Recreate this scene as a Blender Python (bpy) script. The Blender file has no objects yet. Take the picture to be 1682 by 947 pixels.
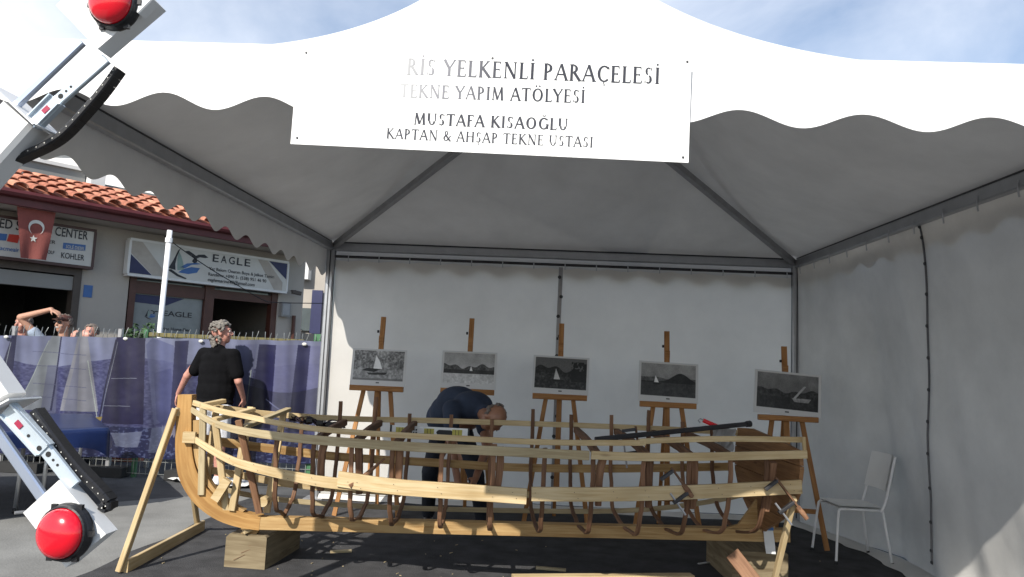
import bpy, bmesh, math, random
import numpy as np
from mathutils import Vector, Matrix, noise
R = math.radians
rng = random.Random(7)
scn = bpy.context.scene
COL = scn.collection

# ------------------------------------------------------------ camera
F = 1215.0; CX, CY = 841.0, 473.5
PSI, TH, RO = R(2.35), R(5.85), R(2.5)
EYE = Vector((0, 0, 1.5))
fwd = Vector((-math.sin(PSI)*math.cos(TH), math.cos(PSI)*math.cos(TH), math.sin(TH)))
right0 = Vector((math.cos(PSI), math.sin(PSI), 0))
up0 = right0.cross(fwd)
rgt = right0*math.cos(RO) + up0*math.sin(RO)
upv = rgt.cross(fwd)
cam = bpy.data.cameras.new('camera'); camo = bpy.data.objects.new('camera', cam); COL.objects.link(camo)
m = Matrix((rgt, upv, -fwd)).transposed().to_4x4(); m.translation = EYE
camo.matrix_world = m
cam.sensor_width = 36; cam.lens = F/1682*36; cam.clip_start = .05; cam.clip_end = 3000
scn.camera = camo

def ray(px, py):
    return (fwd + rgt*((px-CX)/F) - upv*((py-CY)/F))
def onplane(px, py, p0, n):
    d = ray(px, py); t = (Vector(p0)-EYE).dot(n)/d.dot(n)
    return EYE + d*t
def U(px, py, Y): return onplane(px, py, (0, Y, 0), Vector((0, 1, 0)))
def G(px, py, z=0.0): return onplane(px, py, (0, 0, z), Vector((0, 0, 1)))

# ------------------------------------------------------------ light
SA, SK = .42, 1.22          # metres moved in X and Y per metre of fall
sdir = Vector((SA, SK, -1)).normalized()
elev = math.asin(-sdir.z)
world = bpy.data.worlds.new('World'); scn.world = world; world.use_nodes = True
nt = world.node_tree; nt.nodes.clear()
out = nt.nodes.new('ShaderNodeOutputWorld'); bg = nt.nodes.new('ShaderNodeBackground')
sky = nt.nodes.new('ShaderNodeTexSky'); sky.sky_type = 'NISHITA'; sky.sun_disc = False
sky.sun_elevation = elev; sky.sun_rotation = math.atan2(-sdir.x, -sdir.y)
sky.air_density = 1.0; sky.dust_density = .6; sky.ozone_density = 1.0
tc = nt.nodes.new('ShaderNodeTexCoord'); mp = nt.nodes.new('ShaderNodeMapping')
mp.inputs['Scale'].default_value = (1.0, 1.0, 1.5); mp.inputs['Location'].default_value = (.9, .5, .4)
mp.inputs['Rotation'].default_value = (0, R(24), R(10))
nz = nt.nodes.new('ShaderNodeTexNoise'); nz.inputs['Scale'].default_value = 1.7; nz.inputs['Detail'].default_value = 7; nz.inputs['Roughness'].default_value = .55
nz.inputs['Distortion'].default_value = .5
cr = nt.nodes.new('ShaderNodeValToRGB'); cr.color_ramp.elements[0].position = .36; cr.color_ramp.elements[1].position = .70
mx = nt.nodes.new('ShaderNodeMix'); mx.data_type = 'RGBA'; mx.inputs[7].default_value = (7.0, 7.3, 7.9, 1)
mu = nt.nodes.new('ShaderNodeMath'); mu.operation = 'MULTIPLY'; mu.inputs[1].default_value = .8
nt.links.new(tc.outputs['Generated'], mp.inputs[0]); nt.links.new(mp.outputs[0], nz.inputs['Vector'])
sx_ = nt.nodes.new('ShaderNodeSeparateXYZ'); nt.links.new(tc.outputs['Generated'], sx_.inputs[0])
ma = nt.nodes.new('ShaderNodeMath'); ma.operation = 'MULTIPLY_ADD'; ma.inputs[1].default_value = -.22; nt.links.new(sx_.outputs[0], ma.inputs[0]); nt.links.new(nz.outputs[0], ma.inputs[2])
nt.links.new(ma.outputs[0], cr.inputs[0]); nt.links.new(cr.outputs[0], mu.inputs[0]); nt.links.new(mu.outputs[0], mx.inputs[0])
nt.links.new(sky.outputs[0], mx.inputs[6]); nt.links.new(mx.outputs[2], bg.inputs[0]); nt.links.new(bg.outputs[0], out.inputs[0])
bg.inputs[1].default_value = .12
sun = bpy.data.lights.new('sun', 'SUN'); sun.energy = 4.2; sun.angle = R(.5); sun.color = (1, .95, .87)
suno = bpy.data.objects.new('sun', sun); COL.objects.link(suno); suno.rotation_euler = sdir.to_track_quat('-Z', 'Y').to_euler()
scn.view_settings.view_transform = 'Standard'; scn.view_settings.look = 'None'; scn.view_settings.gamma = 1
scn.view_settings.exposure = .5

# ------------------------------------------------------------ materials
def srgb(c):
    return tuple(((v/255)/12.92 if v/255 <= .04045 else ((v/255+.055)/1.055)**2.4) for v in c)
def mat(name, col, rough=.6, metal=0, var=.15, scale=6, bump=0, bscale=40, col2=None, trans=0, spec=.5, stretch=(1,1,1), coat=0, coord='Object'):
    M = bpy.data.materials.new(name); M.use_nodes = True; n = M.node_tree; L = n.links
    b = n.nodes['Principled BSDF']
    b.inputs['Roughness'].default_value = rough; b.inputs['Metallic'].default_value = metal
    b.inputs['Specular IOR Level'].default_value = spec; b.inputs['Coat Weight'].default_value = coat
    t = n.nodes.new('ShaderNodeTexCoord'); mpn = n.nodes.new('ShaderNodeMapping'); mpn.inputs['Scale'].default_value = stretch
    L.new(t.outputs[coord], mpn.inputs[0])
    nz = n.nodes.new('ShaderNodeTexNoise'); nz.inputs['Scale'].default_value = scale; nz.inputs['Detail'].default_value = 6; nz.inputs['Roughness'].default_value = .6
    L.new(mpn.outputs[0], nz.inputs['Vector'])
    rp = n.nodes.new('ShaderNodeValToRGB'); rp.color_ramp.elements[0].position = .3; rp.color_ramp.elements[1].position = .7
    c2 = col2 if col2 else tuple(v*(1-var) for v in col)
    rp.color_ramp.elements[0].color = (*c2, 1); rp.color_ramp.elements[1].color = (*[min(1, v*(1+var*.4)) for v in col], 1)
    L.new(nz.outputs[0], rp.inputs[0]); L.new(rp.outputs[0], b.inputs['Base Color'])
    if bump:
        n2 = n.nodes.new('ShaderNodeTexNoise'); n2.inputs['Scale'].default_value = bscale; n2.inputs['Detail'].default_value = 5
        L.new(mpn.outputs[0], n2.inputs['Vector'])
        bp = n.nodes.new('ShaderNodeBump'); bp.inputs['Strength'].default_value = bump; bp.inputs['Distance'].default_value = .02
        L.new(n2.outputs[0], bp.inputs['Height']); L.new(bp.outputs[0], b.inputs['Normal'])
    if trans:
        o = n.nodes['Material Output']; ms = n.nodes.new('ShaderNodeMixShader'); tr = n.nodes.new('ShaderNodeBsdfTranslucent')
        L.new(rp.outputs[0], tr.inputs[0]); ms.inputs[0].default_value = trans
        L.new(b.outputs[0], ms.inputs[1]); L.new(tr.outputs[0], ms.inputs[2]); L.new(ms.outputs[0], o.inputs[0])
    return M
def wood(name, light, dark, rough=.65, knots=.5, grain=1.0, patch=0):
    M = bpy.data.materials.new(name); M.use_nodes = True; n = M.node_tree; L = n.links
    b = n.nodes['Principled BSDF']; b.inputs['Roughness'].default_value = rough; b.inputs['Specular IOR Level'].default_value = .3
    uv = n.nodes.new('ShaderNodeTexCoord'); mpn = n.nodes.new('ShaderNodeMapping'); mpn.inputs['Scale'].default_value = (1.3, 22*grain, 1)
    oi = n.nodes.new('ShaderNodeObjectInfo'); ad = n.nodes.new('ShaderNodeVectorMath'); ad.operation = 'ADD'
    ml = n.nodes.new('ShaderNodeMath'); ml.operation = 'MULTIPLY'; ml.inputs[1].default_value = 37
    L.new(oi.outputs['Random'], ml.inputs[0]); L.new(uv.outputs['UV'], ad.inputs[0]); L.new(ml.outputs[0], ad.inputs[1])
    L.new(ad.outputs[0], mpn.inputs[0])
    nz = n.nodes.new('ShaderNodeTexNoise'); nz.inputs['Scale'].default_value = 2.2; nz.inputs['Detail'].default_value = 7; nz.inputs['Distortion'].default_value = .9
    L.new(mpn.outputs[0], nz.inputs['Vector'])
    rp = n.nodes.new('ShaderNodeValToRGB'); e = rp.color_ramp.elements
    e[0].position = .33; e[1].position = .62; e[0].color = (*dark, 1); e[1].color = (*light, 1)
    L.new(nz.outputs[0], rp.inputs[0])
    # knots
    m2 = n.nodes.new('ShaderNodeMapping'); m2.inputs['Scale'].default_value = (1.6, 7, 1); L.new(ad.outputs[0], m2.inputs[0])
    vo = n.nodes.new('ShaderNodeTexVoronoi'); vo.inputs['Scale'].default_value = 1.4; L.new(m2.outputs[0], vo.inputs['Vector'])
    kr = n.nodes.new('ShaderNodeValToRGB'); kr.color_ramp.elements[0].position = .035; kr.color_ramp.elements[1].position = .11
    kr.color_ramp.elements[0].color = (1, 1, 1, 1); kr.color_ramp.elements[1].color = (0, 0, 0, 1)
    L.new(vo.outputs['Distance'], kr.inputs[0])
    km = n.nodes.new('ShaderNodeMath'); km.operation = 'MULTIPLY'; km.inputs[1].default_value = knots; L.new(kr.outputs[0], km.inputs[0])
    mx = n.nodes.new('ShaderNodeMix'); mx.data_type = 'RGBA'; mx.inputs[7].default_value = (dark[0]*.35, dark[1]*.28, dark[2]*.25, 1)
    L.new(km.outputs[0], mx.inputs[0]); L.new(rp.outputs[0], mx.inputs[6])
    # broad tone patches
    n3 = n.nodes.new('ShaderNodeTexNoise'); n3.inputs['Scale'].default_value = 3; L.new(ad.outputs[0], n3.inputs['Vector'])
    r3 = n.nodes.new('ShaderNodeValToRGB'); r3.color_ramp.elements[0].position = .3; r3.color_ramp.elements[1].position = .7
    r3.color_ramp.elements[0].color = (.72, .70, .66, 1)
    L.new(n3.outputs[0], r3.inputs[0])
    m4 = n.nodes.new('ShaderNodeMix'); m4.data_type = 'RGBA'; m4.blend_type = 'MULTIPLY'; m4.inputs[0].default_value = .8
    L.new(mx.outputs[2], m4.inputs[6]); L.new(r3.outputs[0], m4.inputs[7]); L.new(m4.outputs[2], b.inputs['Base Color'])
    bp = n.nodes.new('ShaderNodeBump'); bp.inputs['Strength'].default_value = .35; bp.inputs['Distance'].default_value = .006
    L.new(nz.outputs[0], bp.inputs['Height']); L.new(bp.outputs[0], b.inputs['Normal'])
    return M
def imgmat(name, arr, rough=.5, trans=0, bump=0, bscale=5, spec=.4):
    h, w = arr.shape[:2]
    im = bpy.data.images.new(name, w, h); a = np.ones((h, w, 4), np.float32); a[..., :3] = arr[::-1]
    im.pixels.foreach_set(a.ravel()); im.update(); im.pack()
    M = bpy.data.materials.new(name); M.use_nodes = True; n = M.node_tree; L = n.links; b = n.nodes['Principled BSDF']
    t = n.nodes.new('ShaderNodeTexImage'); t.image = im; t.interpolation = 'Cubic'; t.extension = 'EXTEND'
    L.new(t.outputs[0], b.inputs['Base Color']); b.inputs['Roughness'].default_value = rough; b.inputs['Specular IOR Level'].default_value = spec
    if bump:
        tt = n.nodes.new('ShaderNodeTexCoord'); n2 = n.nodes.new('ShaderNodeTexNoise'); n2.inputs['Scale'].default_value = bscale
        L.new(tt.outputs['Object'], n2.inputs['Vector']); bp = n.nodes.new('ShaderNodeBump'); bp.inputs['Strength'].default_value = bump; bp.inputs['Distance'].default_value = .05
        L.new(n2.outputs[0], bp.inputs['Height']); L.new(bp.outputs[0], b.inputs['Normal'])
    if trans:
        o = n.nodes['Material Output']; ms = n.nodes.new('ShaderNodeMixShader'); tr = n.nodes.new('ShaderNodeBsdfTranslucent')
        L.new(t.outputs[0], tr.inputs[0]); ms.inputs[0].default_value = trans
        L.new(b.outputs[0], ms.inputs[1]); L.new(tr.outputs[0], ms.inputs[2]); L.new(ms.outputs[0], o.inputs[0])
    return M

M = {}
M['fabric'] = mat('white_tent_fabric', (.78, .78, .77), .55, var=.12, scale=2.1, bump=.25, bscale=3.5, trans=.025)
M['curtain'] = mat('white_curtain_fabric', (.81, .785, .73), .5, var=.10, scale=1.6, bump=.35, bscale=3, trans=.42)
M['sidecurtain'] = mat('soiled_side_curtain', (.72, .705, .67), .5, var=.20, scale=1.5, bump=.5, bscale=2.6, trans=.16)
M['alu'] = mat('aluminium', (.42, .43, .45), .38, .7, var=.12, scale=9)
M['alu_dull'] = mat('dull_aluminium', (.33, .33, .34), .5, .5, var=.15, scale=9)
M['banner'] = mat('banner_vinyl', (.82, .82, .80), .4, var=.03, scale=2, bump=.15, bscale=2.5, trans=.05)
M['ink'] = mat('banner_ink', (.07, .072, .085), .9, var=.1, spec=.05)
M['pine'] = wood('pale_pine', (.62, .49, .29), (.50, .36, .18), knots=.6)
M['pine_grey'] = wood('weathered_pine', (.48, .40, .25), (.36, .28, .16), knots=.45)
M['keel'] = wood('keel_timber', (.52, .35, .16), (.36, .21, .08), knots=.9)
M['stem'] = wood('stem_timber', (.48, .28, .10), (.36, .19, .06), knots=.15, grain=.8)
M['rib'] = wood('steamed_rib_wood', (.20, .105, .058), (.11, .056, .032), knots=.3)
M['rib2'] = wood('reddish_rib_wood', (.30, .165, .095), (.18, .09, .05), knots=.4)
M['transom'] = wood('transom_timber', (.32, .17, .075), (.20, .10, .042), knots=.6)
M['easel'] = wood('easel_wood', (.46, .23, .085), (.32, .145, .05), knots=.1)
M['block'] = wood('old_block_wood', (.26, .21, .13), (.16, .12, .07), rough=.9, knots=.5, grain=.6)
M['concrete'] = mat('concrete', (.235, .235, .225), .9, var=.28, scale=1.7, bump=.25, bscale=60, spec=.2)
M['asphalt'] = mat('asphalt', (.105, .107, .11), .95, var=.3, scale=3, bump=.4, bscale=90, spec=.2)
M['carpet'] = mat('dark_carpet', (.078, .078, .081), 1.0, var=.35, scale=5, bump=.6, bscale=150, spec=.08)
M['whiteplastic'] = mat('white_plastic', (.84, .84, .82), .35, var=.04)
M['white_metal'] = mat('white_painted_metal', (.82, .82, .82), .4, var=.06)
M['arm_white'] = mat('arm_white_paint', (.74, .74, .73), .45, var=.05, scale=4)
M['rail'] = mat('zinc_rail', (.62, .70, .76), .3, .45, var=.1, scale=15)
M['rod'] = mat('steel_rod', (.55, .62, .75), .28, .75, var=.06)
M['black'] = mat('black_plastic', (.012, .012, .014), .4, var=.1)
M['red'] = mat('red_lens', (.72, .006, .02), .18, var=.1, scale=9, coat=.6)
M['redprint'] = mat('red_mark', (.35, .02, .06), .5)
M['hole'] = mat('dark_hole', (.02, .02, .02), .8)
M['skin'] = mat('skin', (.46, .25, .17), .5, var=.14, scale=14)
M['skin_red'] = mat('sunburnt_skin', (.52, .25, .19), .5, var=.2, scale=18)
M['skin_tan'] = mat('tanned_skin', (.30, .145, .085), .45, var=.16, scale=14)
M['hair_grey'] = mat('grey_curly_hair', (.21, .19, .165), .8, var=.45, scale=45, bump=1, bscale=70)
M['hair_short'] = mat('short_grey_hair', (.16, .13, .11), .85, var=.4, scale=60)
M['tee_black'] = mat('black_cotton', (.006, .006, .007), .95, var=.3, bump=.3, bscale=14, spec=.1)
M['tee_navy'] = mat('navy_cotton', (.026, .038, .068), .9, var=.3, bump=.3, bscale=14)
M['pants_dark'] = mat('dark_trousers', (.014, .017, .026), .9, var=.3, bump=.3, bscale=20)
M['cotton_white'] = mat('white_cotton', (.68, .68, .7), .85, var=.1, bump=.3, bscale=20)
M['cotton_blue'] = mat('pale_blue_cotton', (.3, .36, .45), .85, var=.1, bump=.3, bscale=20)
M['wall'] = mat('beige_render', (.42, .385, .34), .9, var=.1, scale=1.4, bump=.1, bscale=40, spec=.2)
M['wall_white'] = mat('white_render', (.70, .70, .68), .9, var=.07, scale=1.4, bump=.1, bscale=40, spec=.2)
M['wall_grey'] = mat('grey_render', (.27, .27, .26), .9, var=.1, scale=1.4, spec=.2)
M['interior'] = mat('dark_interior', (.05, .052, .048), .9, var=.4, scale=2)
M['brownframe'] = mat('brown_door_frame', (.085, .032, .022), .45, var=.2, scale=8)
M['darkframe'] = mat('dark_bronze_frame', (.07, .055, .045), .5, var=.2, scale=8)
M['gutter'] = mat('dark_red_fascia', (.095, .018, .020), .5, var=.25, scale=5)
M['tile'] = mat('terracotta', (.46, .19, .12), .85, var=.4, scale=9, bump=.3, bscale=40)
M['tile2'] = mat('weathered_terracotta', (.42, .16, .10), .9, var=.45, scale=8, bump=.3, bscale=40)
M['tile3'] = mat('pale_terracotta', (.60, .27, .17), .85, var=.35, scale=8, bump=.3, bscale=40)
M['signwhite'] = mat('sign_face', (.55, .54, .50), .45, var=.05)
M['signedge'] = mat('sign_edge', (.07, .035, .03), .5)
M['navy'] = mat('navy_print', (.022, .026, .085), .5)
M['blueprint'] = mat('blue_print', (.05, .14, .36), .5)
M['redlogo'] = mat('red_print', (.55, .05, .03), .5)
M['inkdark'] = mat('sign_ink', (.02, .02, .025), .5)
M['greyprint'] = mat('grey_beige_print', (.40, .36, .31), .5)
M['glass'] = mat('shop_glass', (.10, .12, .125), .08, var=.3, scale=1.2, spec=.8)
M['wire'] = mat('galvanised_wire', (.28, .29, .28), .45, .6)
M['cloth_blue'] = mat('blue_satin_cloth', (.010, .022, .085), .3, var=.3, scale=3, bump=.2, bscale=5)
M['chrome'] = mat('table_leg_metal', (.5, .51, .53), .3, .7)
M['green'] = mat('green_plastic', (.05, .16, .07), .6, var=.4)
M['leaf'] = mat('leaf', (.05, .10, .04), .8, var=.5, scale=20)
M['rope'] = mat('grey_rope', (.13, .13, .14), .8)
M['grommet'] = mat('dark_grommet', (.05, .05, .055), .5, .4)
M['yellow'] = mat('yellow_vial', (.55, .48, .10), .3)
M['strap'] = mat('black_purple_strap', (.022, .012, .022), .9, var=.4, scale=30)
M['iron'] = mat('dark_iron', (.055, .055, .06), .5, .5, var=.3)
M['olive'] = mat('olive_rail_paint', (.14, .12, .04), .6, var=.3)
M['bag'] = mat('clear_bag', (.5, .5, .5), .3, trans=.4)
M['paper'] = mat('white_paper', (.7, .7, .68), .8, bump=.5, bscale=6)

# ------------------------------------------------------------ mesh builder
class MB:
    def __init__(s): s.v = []; s.f = []; s.uv = []
    def add(s, vs, fs, uvs=None):
        o = len(s.v); s.v += [Vector(v) for v in vs]
        for i, f in enumerate(fs):
            s.f.append([o+k for k in f]); s.uv.append(uvs[i] if uvs else None)
        return s
    def box(s, c, d, rot=None):
        vs = []
        for z in (-.5, .5):
            for y in (-.5, .5):
                for x in (-.5, .5):
                    p = Vector((x*d[0], y*d[1], z*d[2]))
                    if rot: p = rot @ p
                    vs.append(Vector(c)+p)
        fs = [(0,2,3,1),(4,5,7,6),(0,1,5,4),(2,6,7,3),(0,4,6,2),(1,3,7,5)]
        return s.add(vs, fs)
    def boxr(s, x0, x1, y0, y1, z0, z1): return s.box(((x0+x1)/2, (y0+y1)/2, (z0+z1)/2), (x1-x0, y1-y0, z1-z0))
    def sweep(s, pts, sec, up=Vector((0,0,1)), cap=True, scl=None, closed=True):
        """sec: list of (a,b) in (side,up) frame"""
        pts = [Vector(p) for p in pts]; n = len(sec); rings = []; L = 0; Ls = []
        for i, p in enumerate(pts):
            t = (pts[min(i+1, len(pts)-1)]-pts[max(i-1, 0)]).normalized()
            if i: L += (p-pts[i-1]).length
            Ls.append(L)
            sd = t.cross(up)
            if sd.length < 1e-4: sd = t.cross(Vector((1, 0, 0)))
            sd.normalize(); u = sd.cross(t).normalized()
            k = 1
            if scl:
                q_ = i/(len(pts)-1)*(len(scl)-1); j_ = min(int(q_), len(scl)-2); k = scl[j_]+(scl[j_+1]-scl[j_])*(q_-j_)
            rings.append([p+sd*a*k+u*b*k for a, b in sec])
        per = [0]
        for i in range(n): per.append(per[-1]+math.dist(sec[i], sec[(i+1) % n]))
        vs = [q for r in rings for q in r]; fs = []; uvs = []
        for i in range(len(pts)-1):
            for j in range(n if closed else n-1):
                k = (j+1) % n
                fs.append((i*n+j, i*n+k, (i+1)*n+k, (i+1)*n+j))
                uvs.append([(Ls[i], per[j]), (Ls[i], per[j+1]), (Ls[i+1], per[j+1]), (Ls[i+1], per[j])])
        if cap:
            fs.append(tuple(range(n))[::-1]); uvs.append([(a*1.0, b) for a, b in sec][::-1])
            o = (len(pts)-1)*n; fs.append(tuple(o+j for j in range(n))); uvs.append([(a, b) for a, b in sec])
        return s.add(vs, fs, uvs)
    def beam(s, pts, w, h, up=Vector((0,0,1)), c=None, scl=None):
        c = c if c is not None else min(w, h)*.12
        a, b = w/2, h/2
        sec = [(-a+c,-b),(a-c,-b),(a,-b+c),(a,b-c),(a-c,b),(-a+c,b),(-a,b-c),(-a,-b+c)]
        return s.sweep(pts, sec, up, scl=scl)
    def tube(s, pts, r, n=8, up=Vector((0,0,1)), scl=None):
        sec = [(math.cos(2*math.pi*i/n)*r, math.sin(2*math.pi*i/n)*r) for i in range(n)]
        return s.sweep(pts, sec, up, scl=scl)
    def prism(s, poly, ext):
        """poly: list of 3D points (planar), ext: vector"""
        n = len(poly); poly = [Vector(p) for p in poly]; ext = Vector(ext)
        vs = poly+[p+ext for p in poly]
        fs = [tuple(range(n))[::-1], tuple(n+i for i in range(n))]+[(i, (i+1) % n, n+(i+1) % n, n+i) for i in range(n)]
        return s.add(vs, fs)
    def quad(s, a, b, c, d): return s.add([a, b, c, d], [(0,1,2,3)], [[(0,0),(1,0),(1,1),(0,1)]])
    def grid(s, fn, nu, nv, uvfn=None):
        vs = [fn(i/nu, j/nv) for j in range(nv+1) for i in range(nu+1)]
        fs = []; uvs = []
        for j in range(nv):
            for i in range(nu):
                a = j*(nu+1)+i; fs.append((a, a+1, a+nu+2, a+nu+1))
                uvs.append([(i/nu, j/nv), ((i+1)/nu, j/nv), ((i+1)/nu, (j+1)/nv), (i/nu, (j+1)/nv)])
        return s.add(vs, fs, uvs)
    def lathe(s, prof, c, ax, n=24, cap=False):
        ax = Vector(ax).normalized(); a = ax.orthogonal().normalized(); b = ax.cross(a); c = Vector(c)
        vs = [c+ax*h+(a*math.cos(2*math.pi*i/n)+b*math.sin(2*math.pi*i/n))*r for r, h in prof for i in range(n)]
        fs = [(k*n+i, k*n+(i+1) % n, (k+1)*n+(i+1) % n, (k+1)*n+i) for k in range(len(prof)-1) for i in range(n)]
        if cap: fs += [tuple(range(n))[::-1], tuple((len(prof)-1)*n+i for i in range(n))]
        return s.add(vs, fs)
    def sphere(s, c, r, nu=12, nv=8):
        r = (r, r, r) if not hasattr(r, '__len__') else r
        c = Vector(c); vs = []
        for j in range(nv+1):
            ph = math.pi*j/nv
            for i in range(nu):
                th = 2*math.pi*i/nu
                vs.append(c+Vector((r[0]*math.sin(ph)*math.cos(th), r[1]*math.sin(ph)*math.sin(th), r[2]*math.cos(ph))))
        fs = [(j*nu+i, (j+1)*nu+i, (j+1)*nu+(i+1) % nu, j*nu+(i+1) % nu) for j in range(nv) for i in range(nu)]
        return s.add(vs, fs)

def worldloc(o):
    v = Vector((0,0,0))
    while o is not None: v = v+o.location; o = o.parent
    return v
def put(name, mb, m, parent=None, smooth=False, origin=None, **props):
    off = worldloc(parent) if parent is not None else Vector((0,0,0))
    if origin is not None: off = Vector(origin)
    me = bpy.data.meshes.new(name); me.from_pydata([tuple(v-off) for v in mb.v], [], mb.f); me.update()
    uvl = me.uv_layers.new(name='UVMap'); flat = []
    for fi, f in enumerate(mb.f):
        u = mb.uv[fi]
        if u is None:
            ps = [mb.v[k] for k in f]; nn = (ps[1]-ps[0]).cross(ps[2]-ps[0])
            ax = max(range(3), key=lambda q: abs(nn[q])); o = [(1,2),(0,2),(0,1)][ax]
            u = [(p[o[0]], p[o[1]]) for p in ps]
        for q in u: flat += [q[0], q[1]]
    uvl.data.foreach_set('uv', flat)
    bm = bmesh.new(); bm.from_mesh(me); bmesh.ops.remove_doubles(bm, verts=bm.verts, dist=1e-6)
    if not smooth or smooth == 'solid': bmesh.ops.recalc_face_normals(bm, faces=bm.faces)
    bm.to_mesh(me); bm.free()
    me.materials.append(m if not isinstance(m, str) else M[m])
    if smooth: me.polygons.foreach_set('use_smooth', [True]*len(me.polygons))
    o = bpy.data.objects.new(name, me); COL.objects.link(o)
    if parent is not None: o.parent = parent
    elif origin is not None: o.location = off
    for k, v in props.items(): o[k] = v
    return o
def thing(name, label, cat, loc=(0,0,0), group=None):
    o = bpy.data.objects.new(name, None); COL.objects.link(o); o.location = loc; o.empty_display_size = .1
    o['label'] = label; o['category'] = cat
    if group: o['group'] = group
    return o
def copy_tree(o, parent=None):
    c = o.copy(); COL.objects.link(c); c.parent = parent
    for ch in list(o.children): copy_tree(ch, c)
    return c
V = Vector
def smooth(P, n=2):
    for _ in range(n):
        Q = [P[0]]
        for a, b in zip(P[:-1], P[1:]): Q += [a.lerp(b, .25), a.lerp(b, .75)]
        Q.append(P[-1]); P = Q
    return P

# ============================================================ SETTING
put('ground', MB().quad((-200,-60,0), (200,-60,0), (200,320,0), (-200,320,0)), 'asphalt', kind='structure')
cp = [G(-400, 800), G(0, 853), G(176, 826), G(300, 816), G(417, 814)]
poly = [V((-2.5, cp[4].y, 0)), V((-2.5, -3, 0)), V((-14, -3, 0)), V((-14, cp[0].y, 0))] + cp
put('pavement', MB().add([V((p.x, p.y, .004)) for p in poly], [tuple(range(len(poly)))]), 'concrete', kind='structure')
mb = MB()
xe = [(-2.93+.025*math.sin(i*1.7)+.02*math.sin(i*.6), 3.0+i*.25) for i in range(21)]
mb.add([(x, y, .008) for x, y in xe]+[(3.0, 8.0, .008), (3.0, 3.0, .008)], [tuple(range(len(xe)+2))])
put('carpet', mb, 'carpet', kind='structure')

# ============================================================ TENT
XL, XR, YF, YR, ZE = -2.31, 2.69, 2.82, 7.92, 2.74
XC, YC = (XL+XR)/2, (YF+YR)/2; HX, HY = (XR-XL)/2, (YR-YF)/2
tent = thing('pagoda_tent', 'white pagoda party tent with scalloped valances and grey metal frame over the boat', 'tent', (XC, YC, 0))
def ez(y): return ZE-.045*(YR-y)/(YR-YF)
def roofh(s): return .95*s+1.42*s**3
AX = -.13                     # the peak leans a little to the left
mb = MB(); NR, NS = 40, 24
def rpt(s, side, t):
    # s: 0 eave .. 1 peak, t: -1..1 along the side
    r = 1-s; c, d = ((0,-1),(1,0),(0,1),(-1,0))[side]; e, f = ((1,0),(0,1),(-1,0),(0,-1))[side]
    u = (c+e*t)*r; v = (d+f*t)*r
    sag = .07*math.sin(math.pi*min(1, s*1.1))*(1-t*t)*r
    wf = .5-.5*v/r
    return V((XC+AX*s-.17*wf*min(1, s*1.4)+u*(HX+.03), YC+v*(HY+.03), ez(YC+v*HY)+.01+roofh(s)-sag+.012*math.sin(t*9+side)*r*s*(1-t*t)))
for side in range(4):
    mb.grid(lambda a, b: rpt(min(.995, b**.9), side, 2*a-1), NS, NR)
put('roof_canopy', mb, 'fabric', tent, True)
def valance(p0, p1, zt, zlow, crests, amp, nm):
    """crests: function(dist along)->phase"""
    p0, p1 = V(p0), V(p1); Ln = (p1-p0).length; n = int(Ln/.02); d = (p1-p0).normalized(); nr = V((d.y, -d.x, 0))
    def fn(a, b):
        s = a*Ln; zb = zlow+amp*math.cos(crests(s)); z = zt+(zb-zt)*b
        p = p0+d*s+nr*(.012*math.sin(s*3.1)*b+.02*b); return V((p.x, p.y, z))
    return put(nm, MB().grid(fn, n, 5), 'fabric', tent, True)
xs_c = [U(125,165,YF).x, U(285,155,YF).x, U(445,158,YF).x]; xr_c = [U(1210,180,YF).x, U(1410,185,YF).x, U(1610,190,YF).x]
P1 = xs_c[2]-xs_c[1]; P2 = xr_c[1]-xr_c[0]
def ph_front(s):
    x = XL-.03+s
    if x < xs_c[2]+P1*2: return 2*math.pi*(x-xs_c[2])/P1
    if x > xr_c[0]-P2*2: return 2*math.pi*(x-xr_c[0])/P2
    return 2*math.pi*(x-xs_c[2])/P1
valance((XL-.03, YF-.04, 0), (XR+.03, YF-.04, 0), ZE-.02, U(370,181,YF).z+.012, ph_front, .031, 'valance')
valance((XL-.04, YR+.03, 0), (XL-.04, YF-.04, 0), ZE+.03, 2.40, lambda s: 2*math.pi*s/.375+1, .034, 'valance')
valance((XR+.08, YF-.04, 0), (XR+.08, YR+.03, 0), ZE+.03, 2.48, lambda s: 2*math.pi*s/.42, .032, 'valance')
valance((XR+.03, YR+.07, 0), (XL-.03, YR+.07, 0), ZE+.03, 2.475, lambda s: 2*math.pi*s/.425+.6, .036, 'valance')
for x, y in ((XL, YF), (XR, YF), (XL, YR), (XR, YR)):
    a = .035; sec_up = V((0, 1, 0))
    p = put('post', MB().beam([(x, y, .01), (x, y, ez(y)-.02)], .085, .085, up=sec_up, c=.012), 'alu', tent)
    put('base_plate', MB().box((x, y, .012), (.2, .2, .008)), 'alu_dull', p)
    g = MB()
    for sx, sy in ((1,0),(-1,0),(0,1),(0,-1)):
        g.box((x+sx*.0435, y+sy*.0435, 1.36), (.012 if sx == 0 else .003, .012 if sy == 0 else .003, 2.6))
    put('groove', g, 'iron', p)
for a, b in (((XL, YF), (XR, YF)), ((XL, YR), (XR, YR)), ((XL, YF), (XL, YR)), ((XR, YF), (XR, YR))):
    d = (V((*b, 0))-V((*a, 0))).normalized(); A = V((*a, ez(a[1])-.05))+d*.045; B_ = V((*b, ez(b[1])-.05))-d*.045
    bo = put('eave_beam', MB().beam([A, B_], .06, .085, c=.008), 'alu', tent)
    put('keder_track', MB().beam([A+V((0,0,.052)), B_+V((0,0,.052))], .03, .016, c=.003), 'iron', bo)
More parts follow.
